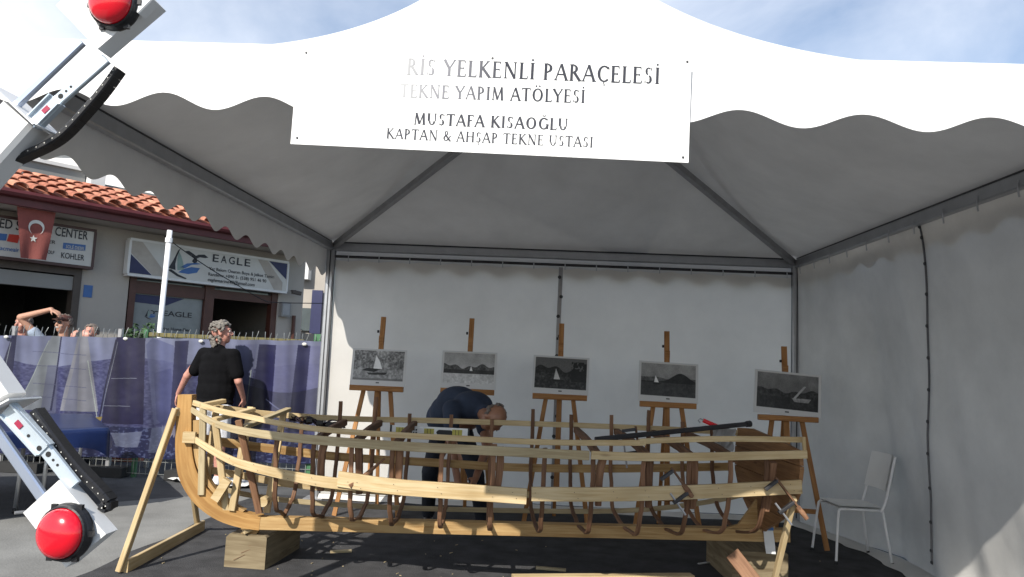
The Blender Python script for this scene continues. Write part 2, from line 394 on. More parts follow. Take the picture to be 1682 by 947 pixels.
# lower curtain rail at the rear
rr = put('curtain_rail', MB().tube([(XL+.05, YR-.03, 2.585), (XR-.05, YR-.03, 2.585)], .015, 8), 'iron', tent)
k = MB()
for i in range(15):
    x = XL+.2+i*.335; k.tube([(x, YR-.047, 2.6), (x, YR-.052, 2.575), (x, YR-.047, 2.53)], .006, 5); 
put('curtain_hook', k, 'chrome', rr, kind='stuff')
for sx, sy in ((-1,-1),(1,-1),(-1,1),(1,1)):
    c = V((XC+sx*(HX-.03), YC+sy*(HY-.03), ZE-.04)); top = V((XC+AX*.75-(.22 if sy < 0 else 0)+sx*HX*.145, YC+sy*HY*.145, ZE-.04+.86))
    put('hip_strut', MB().beam([c, top], .06, .06, c=.006), 'alu_dull', tent)
mz = ZE+.80
CRX = XC+AX*.75-.11
put('crown_ring', MB().lathe([(.5, 0), (.5, .06), (.46, .06), (.46, 0), (.5, 0)], (CRX, YC, mz), (0,0,1), 24), 'alu_dull', tent)
put('centre_mast', MB().tube([(CRX, YC, mz), (CRX, YC, ZE+2.02)], .03, 10), 'alu_dull', tent)
sp = MB()
for a in range(4): sp.beam([(CRX+.47*math.cos(a*math.pi/2), YC+.47*math.sin(a*math.pi/2), mz+.03), (CRX+.02*math.cos(a*math.pi/2), YC+.02*math.sin(a*math.pi/2), mz+.03)], .04, .04)
put('crown_spoke', sp, 'alu_dull', tent)
# rear curtains
def foldy(s, z, seed=0):
    f = 0
    for i, (w, a, p) in enumerate(((1.7, .020, .3), (3.9, .014, 1.9), (9.1, .007, .7), (17, .0035, 2.3))):
        f += a*math.sin(s*w+p+seed+.35*math.sin(z*1.3+i))
    c = noise.noise(V((s*.9+seed, z*.5, 1.3)))*.05
    return f+c
def rear(x0, x1, seed):
    def fn(a, b):
        x = x0+(x1-x0)*a; z = 2.56-2.5*b; am = .35+.65*b
        hang = .02*abs(math.sin((x-XL)*math.pi/.335))*max(0, 1-b*8)
        return V((x, YR+.0+foldy(x, z, seed)*am*.8+.012, z-hang))
    return fn
xm = U(917, 560, YR).x
for a, b, sd in ((XL+.045, xm-.012, 0), (xm+.012, XR-.045, 3.3)):
    c = put('rear_curtain', MB().grid(rear(a, b, sd), 110, 50), 'curtain', tent, True)
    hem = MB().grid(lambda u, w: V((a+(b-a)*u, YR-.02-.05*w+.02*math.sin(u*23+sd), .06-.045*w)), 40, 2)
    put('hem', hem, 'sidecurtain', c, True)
lace = put('lacing_strap', MB().sweep([(xm, YR-.02, 2.56), (xm-.005, YR-.035, 1.9), (xm, YR-.03, 1.2), (xm, YR-.03, .1)], [(-.022,-.003),(.022,-.003),(.022,.003),(-.022,.003)], up=V((0,1,0))), 'alu_dull', tent)
for i in range(11): put('grommet', MB().lathe([(.009, -.004), (.016, -.008), (.02, 0)], (xm+(.012 if i % 2 else -.012), YR-.045, 2.45-i*.21), (0, -1, 0), 8, True), 'grommet', lace)
# right side curtain
XB = 3.14
def lean(y): return min(1, .12+max(0, (YR-.03-y))/1.5)
def sidex(z, y=5): return XR-.005+(XB-XR-.02)*max(0, (2.70-z)/2.70)**.65*lean(y)
def side(a, b):
    y = YF-.3+(YR-YF+.28)*a; z = 2.68-2.66*b
    f = foldy(y*1.3, z, 5)*(.3+.9*b)
    # slanting tension folds running to the foot of the lacing
    c = abs(((y-5.2)*.9-(z-.2)*.55) % .62-.31)*-.10*b+.009*math.sin(y*7.5+1.2*math.sin(y*2))*(.3+b)
    hang = .025*abs(math.sin((y-YF)*math.pi/.42))*max(0, 1-b*9)
    return V((sidex(z, y)+(f+c*.8)*min(1, .15+lean(y))*(.35+.65*max(0, min(1, (y-4.6)/1.2))), y, z-hang))
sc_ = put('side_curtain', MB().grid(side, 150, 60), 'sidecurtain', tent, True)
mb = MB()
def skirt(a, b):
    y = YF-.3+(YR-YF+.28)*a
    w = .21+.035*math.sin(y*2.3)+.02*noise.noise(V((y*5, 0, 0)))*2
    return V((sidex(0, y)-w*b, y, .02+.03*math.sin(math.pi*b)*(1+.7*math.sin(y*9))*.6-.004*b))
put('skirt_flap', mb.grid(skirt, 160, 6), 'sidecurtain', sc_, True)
pN = V((2.70, 0, .48)).normalized(); pS = (XR+.02-.02, 0, 2.70)
lp = [onplane(x, y, pS, pN)-V((.045, 0, 0)) for x, y in ((1508,372),(1513,440),(1519,520),(1526,600),(1532,680),(1538,760),(1547,850),(1556,925))]
lp = smooth(lp, 3)
def onside(p):
    x = min(side((p.y+dy-(YF-.3))/(YR-YF+.28), (2.68-p.z)/2.66).x for dy in (-.03, 0, .03)); return V((x-.010, p.y, p.z))
lp = [onside(p) for p in lp]
rope = put('lacing_rope', MB().tube(lp, .0075, 6), 'rope', tent, True)
for i in range(13):
    t = i/12*(len(lp)-1); k = min(int(t), len(lp)-2); p = lp[k].lerp(lp[k+1], t-k)+V((-.004, 0, 0))
    put('grommet', MB().lathe([(.004, .006), (.011, .006), (.016, 0), (.016, -.003)], p, (-1, 0, -.15), 10, True), 'grommet', rope)
hk = MB()
for i in range(13):
    y = YF+.2+i*.39; hk.tube([(XR-.03, y, 2.66), (XR-.036, y, 2.61), (XR-.03, y, 2.56)], .006, 5)
put('curtain_hook', hk, 'chrome', sc_, kind='stuff')

# ============================================================ BANNER
YB = YF-.085
bn = V((0, 1, 0))
c = [U(490, 82, YB), U(1136, 97, YB), U(1131, 267, YB), U(477, 236, YB)]
ban = thing('vinyl_banner', 'white vinyl banner with grey serif lettering hung across the front of the tent', 'banner', tuple((c[2]+c[3])/2))
def bfn(a, b):
    p = c[0].lerp(c[1], a).lerp(c[3].lerp(c[2], a), b); return p
bm_ = MB().grid(bfn, 24, 6); put('sheet', bm_, 'banner', ban, True)
for x, y in ((503, 86), (809, 95), (1129, 101), (488, 226), (1122, 258)):
    p = U(x, y, YB-.001); put('eyelet', MB().lathe([(.0, .002), (.004, .002), (.005, 0)], p, (0,-1,0), 10), 'grommet', ban)
TK, TN = .125, .062
def L_(x0, y0, x1, y1, w): return ('l', x0, y0, x1, y1, w)
def A_(cx, cy, rx, ry, a0, a1, k=1): return ('a', cx, cy, rx, ry, a0, a1, k)
def S_(x, y, w=.24): return ('s', x, y, w)
GL = {
 'A': (.82, [L_(.06,0,.40,1,TN), L_(.40,1,.76,0,TK), L_(.19,.36,.62,.36,TN), S_(.07,0), S_(.76,0,.28)]),
 'E': (.62, [L_(.16,0,.16,1,TK), L_(.1,.975,.52,.975,.05), L_(.16,.52,.45,.52,.05), L_(.1,.025,.56,.025,.05), L_(.52,.98,.52,.84,.045), L_(.56,.02,.58,.18,.045), L_(.45,.58,.45,.45,.04), S_(.14,1,.22), S_(.14,0,.22)]),
 'F': (.58, [L_(.16,0,.16,1,TK), L_(.1,.975,.52,.975,.05), L_(.16,.52,.45,.52,.05), L_(.52,.98,.52,.84,.045), S_(.16,0,.28), S_(.14,1,.22)]),
 'G': (.88, [A_(.48,.5,.42,.5,50,350), L_(.78,.42,.78,.06,.11), S_(.76,.42,.28), L_(.76,.9,.78,.78,.045)]),
 'C': (.80, [A_(.48,.5,.42,.5,48,312), L_(.75,.92,.77,.76,.045)]),
 'O': (.96, [A_(.48,.5,.42,.5,0,360)]),
 'H': (.90, [L_(.17,0,.17,1,TK), L_(.73,0,.73,1,TK), L_(.17,.52,.73,.52,.05)]+[S_(x,y,.27) for x in (.17,.73) for y in (0,1)]),
 'I': (.36, [L_(.18,0,.18,1,TK), S_(.18,0,.28), S_(.18,1,.28)]),
 'K': (.80, [L_(.17,0,.17,1,TK), L_(.2,.48,.62,1,TN), L_(.3,.55,.74,0,TK), S_(.17,0,.28), S_(.17,1,.28), S_(.62,1,.24), S_(.76,0,.24)]),
 'L': (.60, [L_(.17,0,.17,1,TK), L_(.1,.025,.54,.025,.05), L_(.54,.02,.56,.18,.045), S_(.17,1,.28), S_(.15,0,.22)]),
 'M': (1.02, [L_(.14,0,.2,1,TN), L_(.2,1,.5,.05,TK), L_(.5,.05,.8,1,TN), L_(.8,1,.87,0,TK), S_(.14,0,.24), S_(.87,0,.28)]),
 'N': (.92, [L_(.17,0,.17,1,TN), L_(.17,1,.76,0,TK), L_(.76,0,.76,1,TN), S_(.17,0,.26), S_(.15,1,.22), S_(.76,1,.26)]),
 'P': (.66, [L_(.17,0,.17,1,TK), A_(.3,.72,.28,.26,-95,95), L_(.17,.975,.32,.975,.05), L_(.17,.46,.32,.46,.045), S_(.17,0,.28), S_(.12,1,.16)]),
 'R': (.76, [L_(.17,0,.17,1,TK), A_(.3,.74,.26,.24,-95,95), L_(.17,.975,.32,.975,.05), L_(.17,.5,.32,.5,.045), L_(.33,.52,.7,0,TK), S_(.17,0,.28), S_(.12,1,.16), S_(.72,0,.2)]),
 'S': (.60, [A_(.3,.75,.2,.235,50,262,.8), A_(.3,.26,.22,.25,-128,84,.9), L_(.47,.95,.47,.8,.045), L_(.1,.2,.1,.04,.045)]),
 'T': (.74, [L_(.37,0,.37,1,TK), L_(.04,.97,.7,.97,.055), L_(.05,.98,.03,.82,.045), L_(.69,.98,.71,.82,.045), S_(.37,0,.28)]),
 'U': (.86, [L_(.16,.35,.16,1,TK), L_(.7,.35,.7,1,TN), A_(.43,.33,.27,.32,180,360,.8), S_(.16,1,.28), S_(.7,1,.26)]),
 'Y': (.76, [L_(.04,1,.37,.46,TK), L_(.7,1,.37,.46,TN), L_(.37,0,.37,.48,TK), S_(.06,1,.26), S_(.69,1,.22), S_(.37,0,.28)]),
 '&': (.86, [A_(.34,.77,.18,.21,0,360,.7), A_(.32,.27,.26,.26,60,330,.9), L_(.24,.62,.76,.0,TK), L_(.5,.1,.74,.5,TN), S_(.74,.52,.18), S_(.78,0,.16)]),
}
GL['İ'] = (.36, GL['I'][1]+[('d', .18, 1.17)]); GL['Ö'] = (.96, GL['O'][1]+[('d', .34, 1.17), ('d', .62, 1.17)])
CED = [L_(.0,0,.02,-.1,.05), A_(.0,-.17,.08,.07,-90,80,.5)]
def shift(st, dx): return [('l', a[1]+dx, a[2], a[3]+dx, a[4], a[5]) if a[0] == 'l' else ('a', a[1]+dx, *a[2:]) for a in st]
GL['Ç'] = (.80, GL['C'][1]+shift(CED, .46)); GL['Ş'] = (.60, GL['S'][1]+shift(CED, .3))
GL['Ğ'] = (.88, GL['G'][1]+[A_(.48,1.22,.16,.12,190,350,.5)])
def glyph(ch, x, bold):
    w, st = GL[ch]; qs = []
    for s in st:
        if s[0] == 'l':
            _, x0, y0, x1, y1, t = s; t *= bold; d = V((x1-x0, y1-y0)).normalized(); n = V((-d.y, d.x))*t/2
            qs.append([(x+x0+n.x, y0+n.y), (x+x0-n.x, y0-n.y), (x+x1-n.x, y1-n.y), (x+x1+n.x, y1+n.y)])
        elif s[0] == 'a':
            _, cx, cy, rx, ry, a0, a1, k = s; n = max(6, int(abs(a1-a0)/14))
            P = []
            for i in range(n+1):
                a = R(a0+(a1-a0)*i/n); t = (TN+(TK*1.1-TN)*abs(math.cos(a))**1.5)*k*bold
                P.append(((x+cx+rx*math.cos(a), cy+ry*math.sin(a)), (x+cx+(rx-t)*math.cos(a), cy+(ry-t)*math.sin(a))))
            for i in range(n): qs.append([P[i][0], P[i][1], P[i+1][1], P[i+1][0]])
        elif s[0] == 's':
            _, cx, y, ww = s; h = .045; yy = h if y < .5 else -h
            qs.append([(x+cx-ww/2, y), (x+cx+ww/2, y), (x+cx+ww/2*.8, y+yy), (x+cx-ww/2*.8, y+yy)])
        elif s[0] == 'd':
            qs.append([(x+s[1]+.075*math.cos(k*math.pi/3), s[2]+.075*math.sin(k*math.pi/3)) for k in range(6)])
    return w, qs
def serif_line(text, p0, p1, cap, parent, m, bold=1.0, sub=None):
    """p0, p1: ends of the base line on the banner"""
    x = 0; cells = []
    for ch in text:
        if ch == ' ': x += .42; continue
        w, q = glyph(ch, x, bold); cells += [(ch, k) for k in q]; x += w+.075
    Ltot = x-.075; d = (p1-p0); upd = V((0, 0, 1)); upd = (upd-d.normalized()*upd.dot(d.normalized())).normalized()
    mb = MB()
    for k, (ch, q) in enumerate(cells):
        e = -.0012-.00002*(k % 40)
        mb.add([p0+d*(a/Ltot)+upd*(b*cap)+V((0, e, 0)) for a, b in q], [tuple(range(len(q)))])
    return put('lettering', mb, m, parent)
# glare painted into the ink colour, which pales towards the left end
def glareink(name, x0, x1):
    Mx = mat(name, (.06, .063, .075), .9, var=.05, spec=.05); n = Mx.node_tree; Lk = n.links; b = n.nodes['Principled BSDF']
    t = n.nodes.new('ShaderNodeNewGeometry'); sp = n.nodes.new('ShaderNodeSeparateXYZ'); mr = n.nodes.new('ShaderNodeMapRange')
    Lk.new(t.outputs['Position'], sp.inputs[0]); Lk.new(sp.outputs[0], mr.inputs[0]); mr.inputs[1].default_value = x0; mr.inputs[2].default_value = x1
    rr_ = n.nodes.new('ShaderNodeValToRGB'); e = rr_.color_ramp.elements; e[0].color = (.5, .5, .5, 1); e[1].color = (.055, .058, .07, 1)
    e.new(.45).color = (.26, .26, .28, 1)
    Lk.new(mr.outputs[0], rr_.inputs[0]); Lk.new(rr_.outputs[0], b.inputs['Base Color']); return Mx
UB = lambda x, y: U(x, y, YB)
f1 = glareink('glare_paled_ink', UB(640, 120).x, UB(830, 120).x)
capz = lambda px: px*YB/F
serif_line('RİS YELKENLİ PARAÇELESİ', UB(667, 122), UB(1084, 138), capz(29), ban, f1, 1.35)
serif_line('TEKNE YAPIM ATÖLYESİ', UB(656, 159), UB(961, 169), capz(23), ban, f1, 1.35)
serif_line('MUSTAFA KISAOĞLU', UB(679, 204), UB(933, 214), capz(20.5), ban, 'ink', 1.5)
serif_line('KAPTAN & AHŞAP TEKNE USTASI', UB(634, 227), UB(974, 242), capz(18), ban, 'ink', 1.25)

def text_mesh(txt, name, m, parent, origin, xdir, ydir, width=None, height=None, off=.003, shear=0, bold=.012):
    cu = bpy.data.curves.new('t', 'FONT'); cu.body = txt; cu.size = 1; cu.resolution_u = 3; cu.offset = bold
    if shear: cu.shear = shear
    o = bpy.data.objects.new('t', cu); COL.objects.link(o); bpy.context.view_layer.update()
    me = bpy.data.meshes.new_from_object(o.evaluated_get(bpy.context.evaluated_depsgraph_get()))
    bpy.data.objects.remove(o); vs = [v.co.copy() for v in me.vertices]; fs = [list(p.vertices) for p in me.polygons]; bpy.data.meshes.remove(me)
    x0, x1 = min(v.x for v in vs), max(v.x for v in vs); y1 = max(v.y for v in vs)
    sx = width/(x1-x0) if width else 1; sy = height/.73 if height else sx
    nrm = V(xdir).cross(V(ydir)).normalized()
    return put(name, MB().add([V(origin)+V(xdir)*((v.x-x0)*sx)+V(ydir)*(v.y*sy)+nrm*off for v in vs], fs), m, parent)

# ============================================================ BOAT FRAME
bl = V((-1.93, 5.26, 0)); br = V((1.915, 5.56, 0)); bd = (br-bl).normalized(); bp_ = V((bd.y, -bd.x, 0))   # bp_: towards the camera side
def B(s, w, z): return bl+bd*s+bp_*w+V((0, 0, z))
def bt(px, py, w=0):
    p = onplane(px, py, bl+bp_*w, bp_); return ((p-bl).dot(bd), p.z)
S0 = bt(300, 700)[0]+.05; SM = 1.8; SE = bt(1262, 800)[0]
def W(s):
    if s < SM:
        t = max(0, (s-S0)/(SM-S0)); return .03+.60*(1-(1-t)**2.1)
    return .63-.05*((s-SM)/(SE-SM))**2
def trace(pts, side, fac):
    r = []
    for x, y in pts:
        w = .3*side
        for _ in range(12):
            s, z = bt(x, y, w); w = side*W(s)*fac
        r.append(V((s, w, z)))
    return r
boat = thing('boat_frame', 'unfinished wooden boat skeleton with pale stringers, dark bent ribs, curved stem and long keel', 'boat', tuple(B(1.6, 0, .25)))
def stringer(name, pts, side, fac, w, h, m, parent=boat, sm=2, label=None, scl=None):
    P = smooth([B(*p) for p in trace(pts, side, fac)], sm)
    mb = MB().beam(P, w, h, c=.002, scl=scl)
    o = put(name, mb, m, parent)
    if label: o['label'] = label
    return o
# keel: straight timber; stem: curved sawn timber
kt = [bt(x, y, .04) for x, y in ((404,846),(440,848),(640,856),(880,863),(1100,868),(1298,870))]
kb = [bt(x, y, .04) for x, y in ((1298,891),(1100,886),(880,881),(640,877),(440,873),(404,868))]
mb = MB()
P = [((a[0]+b[0])/2, (a[1]+b[1])/2, a[1]-b[1]) for a, b in zip(kt, kb[::-1])]
h = sum(p[2] for p in P)/len(P)
zt_ = P[0][1]; zt2 = P[-1][1]
put('keel', MB().beam([B(P[0][0]-.03, 0, P[1][1]), B(1.2, 0, (P[1][1]+P[4][1])/2), B(P[-1][0], 0, P[-1][1])], .085, h, c=.003), 'keel', boat)
KT = P[2][1]+h/2
outer = [(292,648),(289,690),(287,735),(290,775),(301,803),(322,831),(352,853),(388,866),(425,871)]
inner = [(315,648),(314,690),(314,735),(319,765),(330,790),(348,813),(372,832),(400,843),(428,848)]
def side_plate(name, outl, m, w0, w1, parent=boat, sm=2):
    pl = [bt(x, y, w1) for x, y in outl]
    return put(name, MB().prism([B(s, w1, z) for s, z in pl], bp_*(w0-w1)), m, parent)
def strip(name, out_, inn, m, w0, w1, parent=boat):
    O = smooth([V((*bt(x, y, w1), 0)) for x, y in out_]); I = smooth([V((*bt(x, y, w1), 0)) for x, y in inn]); n = len(O)
    vs = []; 
    for o, i in zip(O, I): vs += [B(o.x, w1, o.y), B(i.x, w1, i.y), B(i.x, w0, i.y), B(o.x, w0, o.y)]
    fs = []; uv = []; L = 0
    for k in range(n-1):
        l2 = L+(vs[4*k+4]-vs[4*k]).length
        for j in range(4):
            q = (j+1) % 4; fs.append((4*k+j, 4*k+q, 4*k+4+q, 4*k+4+j)); uv.append([(L, j*.1), (L, j*.1+.1), (l2, j*.1+.1), (l2, j*.1)])
        L = l2
    fs += [(0,1,2,3), tuple(4*(n-1)+j for j in (3,2,1,0))]; uv += [[(0,0),(.1,0),(.1,.1),(0,.1)]]*2
    return put(name, MB().add(vs, fs, uv), m, parent)
strip('stem', outer, inner, 'stem', -.045, .045)
strip('apron', [(317,690),(317,735),(322,765),(334,790),(352,812),(376,831),(398,841)], [(327,690),(327,735),(333,768),(345,793),(362,813),(384,829),(402,838)], 'keel', -.028, .03)
# cleat nailed to the side of the stem
s_, z_ = bt(311, 718, .07)
put('cleat', MB().box(B(s_, .065, z_), (.085, .035, .075), Matrix.Rotation(math.atan2(bd.y, bd.x), 3, 'Z')), 'pine', boat)
# sternpost and transom
s1, z1 = bt(1262, 868); s2, z2 = bt(1268, 706)
put('sternpost', MB().beam([B(s1, 0, KT-.01), B(s2+.02, 0, 1.02)], .05, .075, up=bd), 'keel', boat)
tw = [(-.60,1.07),(-.3,1.09),(0,1.07),(.3,1.05),(.60,1.02),(.63,.9),(.60,.74),(.48,.60),(.28,.50),(.10,.42),(0,.36),(-.10,.42),(-.28,.50),(-.48,.60),(-.60,.74),(-.63,.9)]
def tboard(lo, hi):
    pl = []
    n = len(tw)
    for i in range(n):
        a, b = tw[i], tw[(i+1) % n]
        for (p, q) in ((a, b),):
            if lo <= p[1] <= hi: pl.append(p)
            for L in (lo, hi):
                if (p[1]-L)*(q[1]-L) < 0:
                    t = (L-p[1])/(q[1]-p[1]); pl.append((p[0]+(q[0]-p[0])*t, L, t))
    pl = [(p[0], p[1]) for p in pl]; cx = sum(p[0] for p in pl)/len(pl); cz = sum(p[1] for p in pl)/len(pl)
    pl.sort(key=lambda p: math.atan2(p[1]-cz, p[0]-cx)); return pl
for lo, hi in ((.30,.555),(.56,.775),(.78,.925),(.93,1.2)):
    pl = tboard(lo, hi); 
    vs = [B(s1-.065+(z-.36)*.05, w*.98, z) for w, z in pl]; n = len(vs)
    put('transom_board', MB().add(vs+[v+bd*.026 for v in vs], [tuple(range(n)), tuple(n+i for i in range(n))[::-1]]+[(i, (i+1) % n, n+(i+1) % n, n+i) for i in range(n)]), 'transom', boat)
put('knee', side_plate('knee', [(1205,838),(1250,800),(1252,868),(1238,868)], 'rib2', -.02, .02).data and MB().prism([B(s1-.09-.30, .0, KT+.01), B(s1-.09, 0, KT+.30), B(s1-.09, 0, KT+.01)], bp_*.03), 'rib2', boat) if False else None
put('stern_knee', MB().prism([B(s1-.40, .015, KT+.005), B(s1-.22, .015, KT+.06), B(s1-.09, .015, KT+.24), B(s1-.08, .015, KT+.005)], bp_*-.03), 'keel', boat)
# stringers, near side
stringer('stringer', [(314,672),(350,695),(400,709),(480,719),(600,729),(720,736),(850,742),(968,748)], 1, 1.03, .02, .058, 'pine_grey', label='weathered upper stringer on the near side, forward piece', scl=[.6, .75, .9, 1, 1, 1, 1])
stringer('stringer', [(971,747),(1060,751),(1200,749),(1325,746)], 1, 1.03, .02, .052, 'pine', label='pale upper stringer on the near side, after piece')
stringer('stringer', [(318,661),(361,675),(408,684),(466,697),(560,709),(740,719),(900,727),(1060,727)], 1, .93, .02, .036, 'pine', label='gunwale strip just behind the upper stringer')
stringer('stringer', [(1050,725),(1100,722),(1200,720),(1322,722)], 1, .93, .02, .036, 'pine', label='gunwale strip by the transom')
a_ = B(*trace([(1320,722)], 1, 1.0)[0]); b_ = B(*trace([(1322,744)], 1, 1.0)[0])
put('end_tie', MB().beam([a_+V((0,0,.018)), b_+V((0,0,-.022))], .022, .02, up=bd), 'pine', boat)
# wide middle plank in three lengths
stringer('plank', [(318,720),(360,747),(400,764),(480,782),(540,793),(598,797)], 1, 1.04, .024, .070, 'pine', label='forward length of the middle plank, bending in to the stem', scl=[.55, .7, .85, 1, 1])
stringer('plank', [(556,786),(640,799),(740,806),(865,815)], 1, 1.07, .026, .096, 'pine', sm=1, label='sunlit middle length of the wide plank, split along its face')
stringer('plank', [(873,811),(1000,812),(1140,808),(1316,799)], 1, 1.07, .026, .086, 'pine', sm=1, label='after length of the middle plank')
nl = MB(); pk_ = [o for o in boat.children if o.name.startswith('plank')]
for x in (380,420,470,515,575,590,650,722,806,845,882,946,1010,1062,1125,1182,1235,1300):
    for dy in (-5, 5):
        t = trace([(x+dy*.6, np.interp(x, [380,480,540,640,740,865,1000,1140,1316], [757,783,794,799,806,814,812,808,799])+dy)], 1, 1.07)[0]
        p = B(*t)+bp_*(.0145 if x > 550 else .004); nl.lathe([(0,.0008),(.0022,.0006),(.0026,0)], p, bp_, 7)
put('nail_head', nl, 'iron', boat, kind='stuff')
# far side
stringer('stringer', [(322,664),(380,672),(450,681),(571,688),(700,690),(830,694),(1000,700),(1150,707),(1240,712)], -1, 1.0, .02, .042, 'pine', label='far gunwale stringer')
stringer('stringer', [(322,718),(384,729),(480,741),(560,751),(740,761),(840,768),(1000,770),(1200,766)], -1, 1.0, .02, .062, 'keel', label='orange brown stringer half way up the far side')
stringer('stringer', [(324,768),(410,783),(478,796),(600,806),(760,812),(1000,812),(1200,800)], -1, .95, .02, .05, 'pine', label='lower stringer on the far side')
stringer('stringer', [(330,793),(408,814),(502,825),(640,834),(870,839),(1000,840),(1100,834),(1200,818),(1240,806)], -1, .74, .016, .036, 'pine_grey', label='thin bilge stringer low on the far side')
# bilge piece near stern
# scarf scrap and splinter sticking out of the plank joint
q = trace([(575,796),(600,780),(628,757)], 1, 1.0)
put('scarf_scrap', MB().beam([B(q[0].x, q[0].y+.04, q[0].z), B(q[1].x, q[1].y-.02, q[1].z), B(q[2].x, q[2].y-.12, q[2].z)], .05, .022, scl=[1, .8, .3]), 'rib2', boat)
# ribs
def section(s, top_n, top_f, wn=1.0):
    w = W(s)*.97; kb_ = KT+.012
    v = max(0, min(1, (s-S0)/1.5)); a = max(0, min(1, (s-2.7)/1.4))
    bz = .45+.06*(1-v)+.10*a   # bilge height
    def half(sg, top):
        P = [V((s, sg*.02, kb_)), V((s, sg*w*(.28+.14*v-.1*a), kb_+.02+.05*(1-v)+.03*a)), V((s, sg*w*(.60+.12*v-.05*a), bz-.035)), V((s, sg*w*(.84-.04*(1-v)), bz+.055)), V((s, sg*w*(.95-.05*(1-v)), bz+.20)), V((s, sg*w*.985, .80)), V((s, sg*w, top))]
        return P
    return smooth(half(1, top_n)[::-1]+half(-1, top_f), 2)
ribx = [(467,845,.99,1.04),(529,848,.98,1.16),(590,851,.98,1.20),(652,855,.97,1.08),(727,859,.97,1.08),(803,861,.99,1.06),(878,864,.98,1.15),(950,866,.97,1.12),(1024,866,.96,1.13),(1092,866,.98,1.18),(1154,866,.96,1.10),(1208,866,.96,1.06)]
RS = []
for i, (px, py, tn, tf) in enumerate(ribx):
    s, _ = bt(px, py, 0); RS.append(s)
    sec = section(s, tn, tf); n = len(sec)
    jit = [noise.noise(V((k*.35, i*3.1, 0)))*.007 for k in range(n)]
    pts = [B(p.x+j, p.y, p.z+j*.3) for p, j in zip(sec, jit)]
    put('rib', MB().beam(pts, .019, .031, up=bd, c=.004, scl=[.92+.12*abs(noise.noise(V((k*.5, i, 4)))) for k in range(n)]), 'rib2' if i in (2, 4, 5, 8, 10) else 'rib', boat)
    # doubled futtock alongside the near upper part
    if i in (1, 2, 3, 5, 7, 8, 9, 11):
        q = [B(s+.05+.02*math.sin(i*2), W(s)*.93, tn-.02), B(s+.045, W(s)*.9, .84), B(s+.04+.015*math.sin(i), W(s)*.84, .62)]
        put('futtock', MB().beam(smooth(q, 1), .04, .045, up=bd, scl=[1.1, 1.05, 1, .9][:len(smooth(q,1))]), 'rib2' if i % 2 else 'rib', boat)
    if i in (1, 2, 3, 7, 8, 9, 10):
        q = [B(s+.02, W(s)*.96, .955), B(s+.03, W(s)*.2, .99), B(s+.04, -W(s)*.95, 1.0)]
        put('cross_spall', MB().beam(smooth(q, 1), .045, .05, c=.008), 'rib', boat)
# pale sawn frames at the bow
def post_(a, b, wa, wb, m='pine', th=.028, wd=.045):
    A = B(bt(*a, wa)[0], wa, bt(*a, wa)[1]); C_ = B(bt(*b, wb)[0], wb, bt(*b, wb)[1])
    return put('bow_frame', MB().beam([A, C_], th, wd, up=bd), m, boat)
w1 = W(bt(336, 664)[0])*.9
post_((334,662), (331,812), w1, .05, 'pine_grey'); post_((356,666), (338,808), -w1, -.05, 'pine')
w2 = W(bt(372, 700)[0])*.92
post_((354,694), (372,838), w2, .03); post_((412,668), (383,838), -w2, -.02, 'pine')
w3 = W(bt(412, 700)[0])*.92
post_((392,690), (426,842), w3, .06, 'rib2'); post_((466,676), (438,842), -w3, -.03, 'pine')
post_((398,735), (381,838), w3*.2, .05, 'pine')
def bar(a, b, wa, wb, m='pine', th=.05, wd=.028):
    A = B(bt(*a, wa)[0], wa, bt(*a, wa)[1]); C_ = B(bt(*b, wb)[0], wb, bt(*b, wb)[1])
    return put('cross_bar', MB().beam([A, C_], th, wd), m, boat)
bar((333,665), (368,658), w1, -w1, 'pine'); bar((391,705), (474,672), w3*1.02, -w3*1.15, 'pine_grey'); bar((352,689), (416,672), w2, -w2, 'pine')
put('wedge_block', MB().box(B(bt(372,800)[0], .1, bt(372,800)[1]), (.06, .04, .16), Matrix.Rotation(.5, 3, 'Y')), 'pine', boat)
put('round_peg', MB().lathe([(.0, .03), (.033, .03), (.036, .02), (.036, -.03), (0, -.03)], B(bt(437,821)[0], .05, bt(437,821)[1]), bp_, 14), 'pine', boat)

# things lying on or clamped to the boat
lv = thing('spirit_level', 'white spirit level with yellow vials lying along the boat in front of the bending man', 'spirit level', tuple(B(*trace([(700,706)], -1, .5)[0])))
wl = -.35
A = B(bt(641,706,wl)[0], wl, bt(641,706,wl)[1]); C_ = B(bt(771,712,wl)[0], wl, bt(771,712,wl)[1]); d = (C_-A).normalized(); L = (C_-A).length
put('body', MB().beam([A, C_], .028, .075, c=.004), 'whiteplastic', lv)
for t in (.135, .49, .845):
    p = A+d*L*t+bp_*.0155; f_ = put('vial_window', MB().box(p, (.075, .003, .052), Matrix.Rotation(math.atan2(bd.y, bd.x), 3, 'Z')), 'yellow', lv)
    g = MB()
    for o in (-.012, .012): g.box(p+d*o+bp_*.003, (.003, .002, .05), Matrix.Rotation(math.atan2(bd.y, bd.x), 3, 'Z'))
    put('vial_line', g, 'black', f_)
p = A+d*L*.69+bp_*.0155
put('grip_hole', MB().add([p+d*(.065*math.cos(a)*(1 if abs(math.cos(a)) > .1 else 1))+V((0,0,.02*math.copysign(min(1, abs(math.sin(a))*1.4), math.sin(a)))) for a in [i*math.pi/12 for i in range(24)]], [tuple(range(24))]), 'black', lv)
for t, z in ((.285,.012),(.285,-.008)):
    g = MB(); 
    for k in range(4): g.box(A+d*(L*t+(k-1.5)*.018)+bp_*.0155+V((0,0,z)), (.012, .002, .012), Matrix.Rotation(math.atan2(bd.y, bd.x), 3, 'Z'))
    put('print_mark', g, 'inkdark', lv)
put('end_cap', MB().box(A+d*.006, (.014, .032, .079), Matrix.Rotation(math.atan2(bd.y, bd.x), 3, 'Z')), 'black', lv)
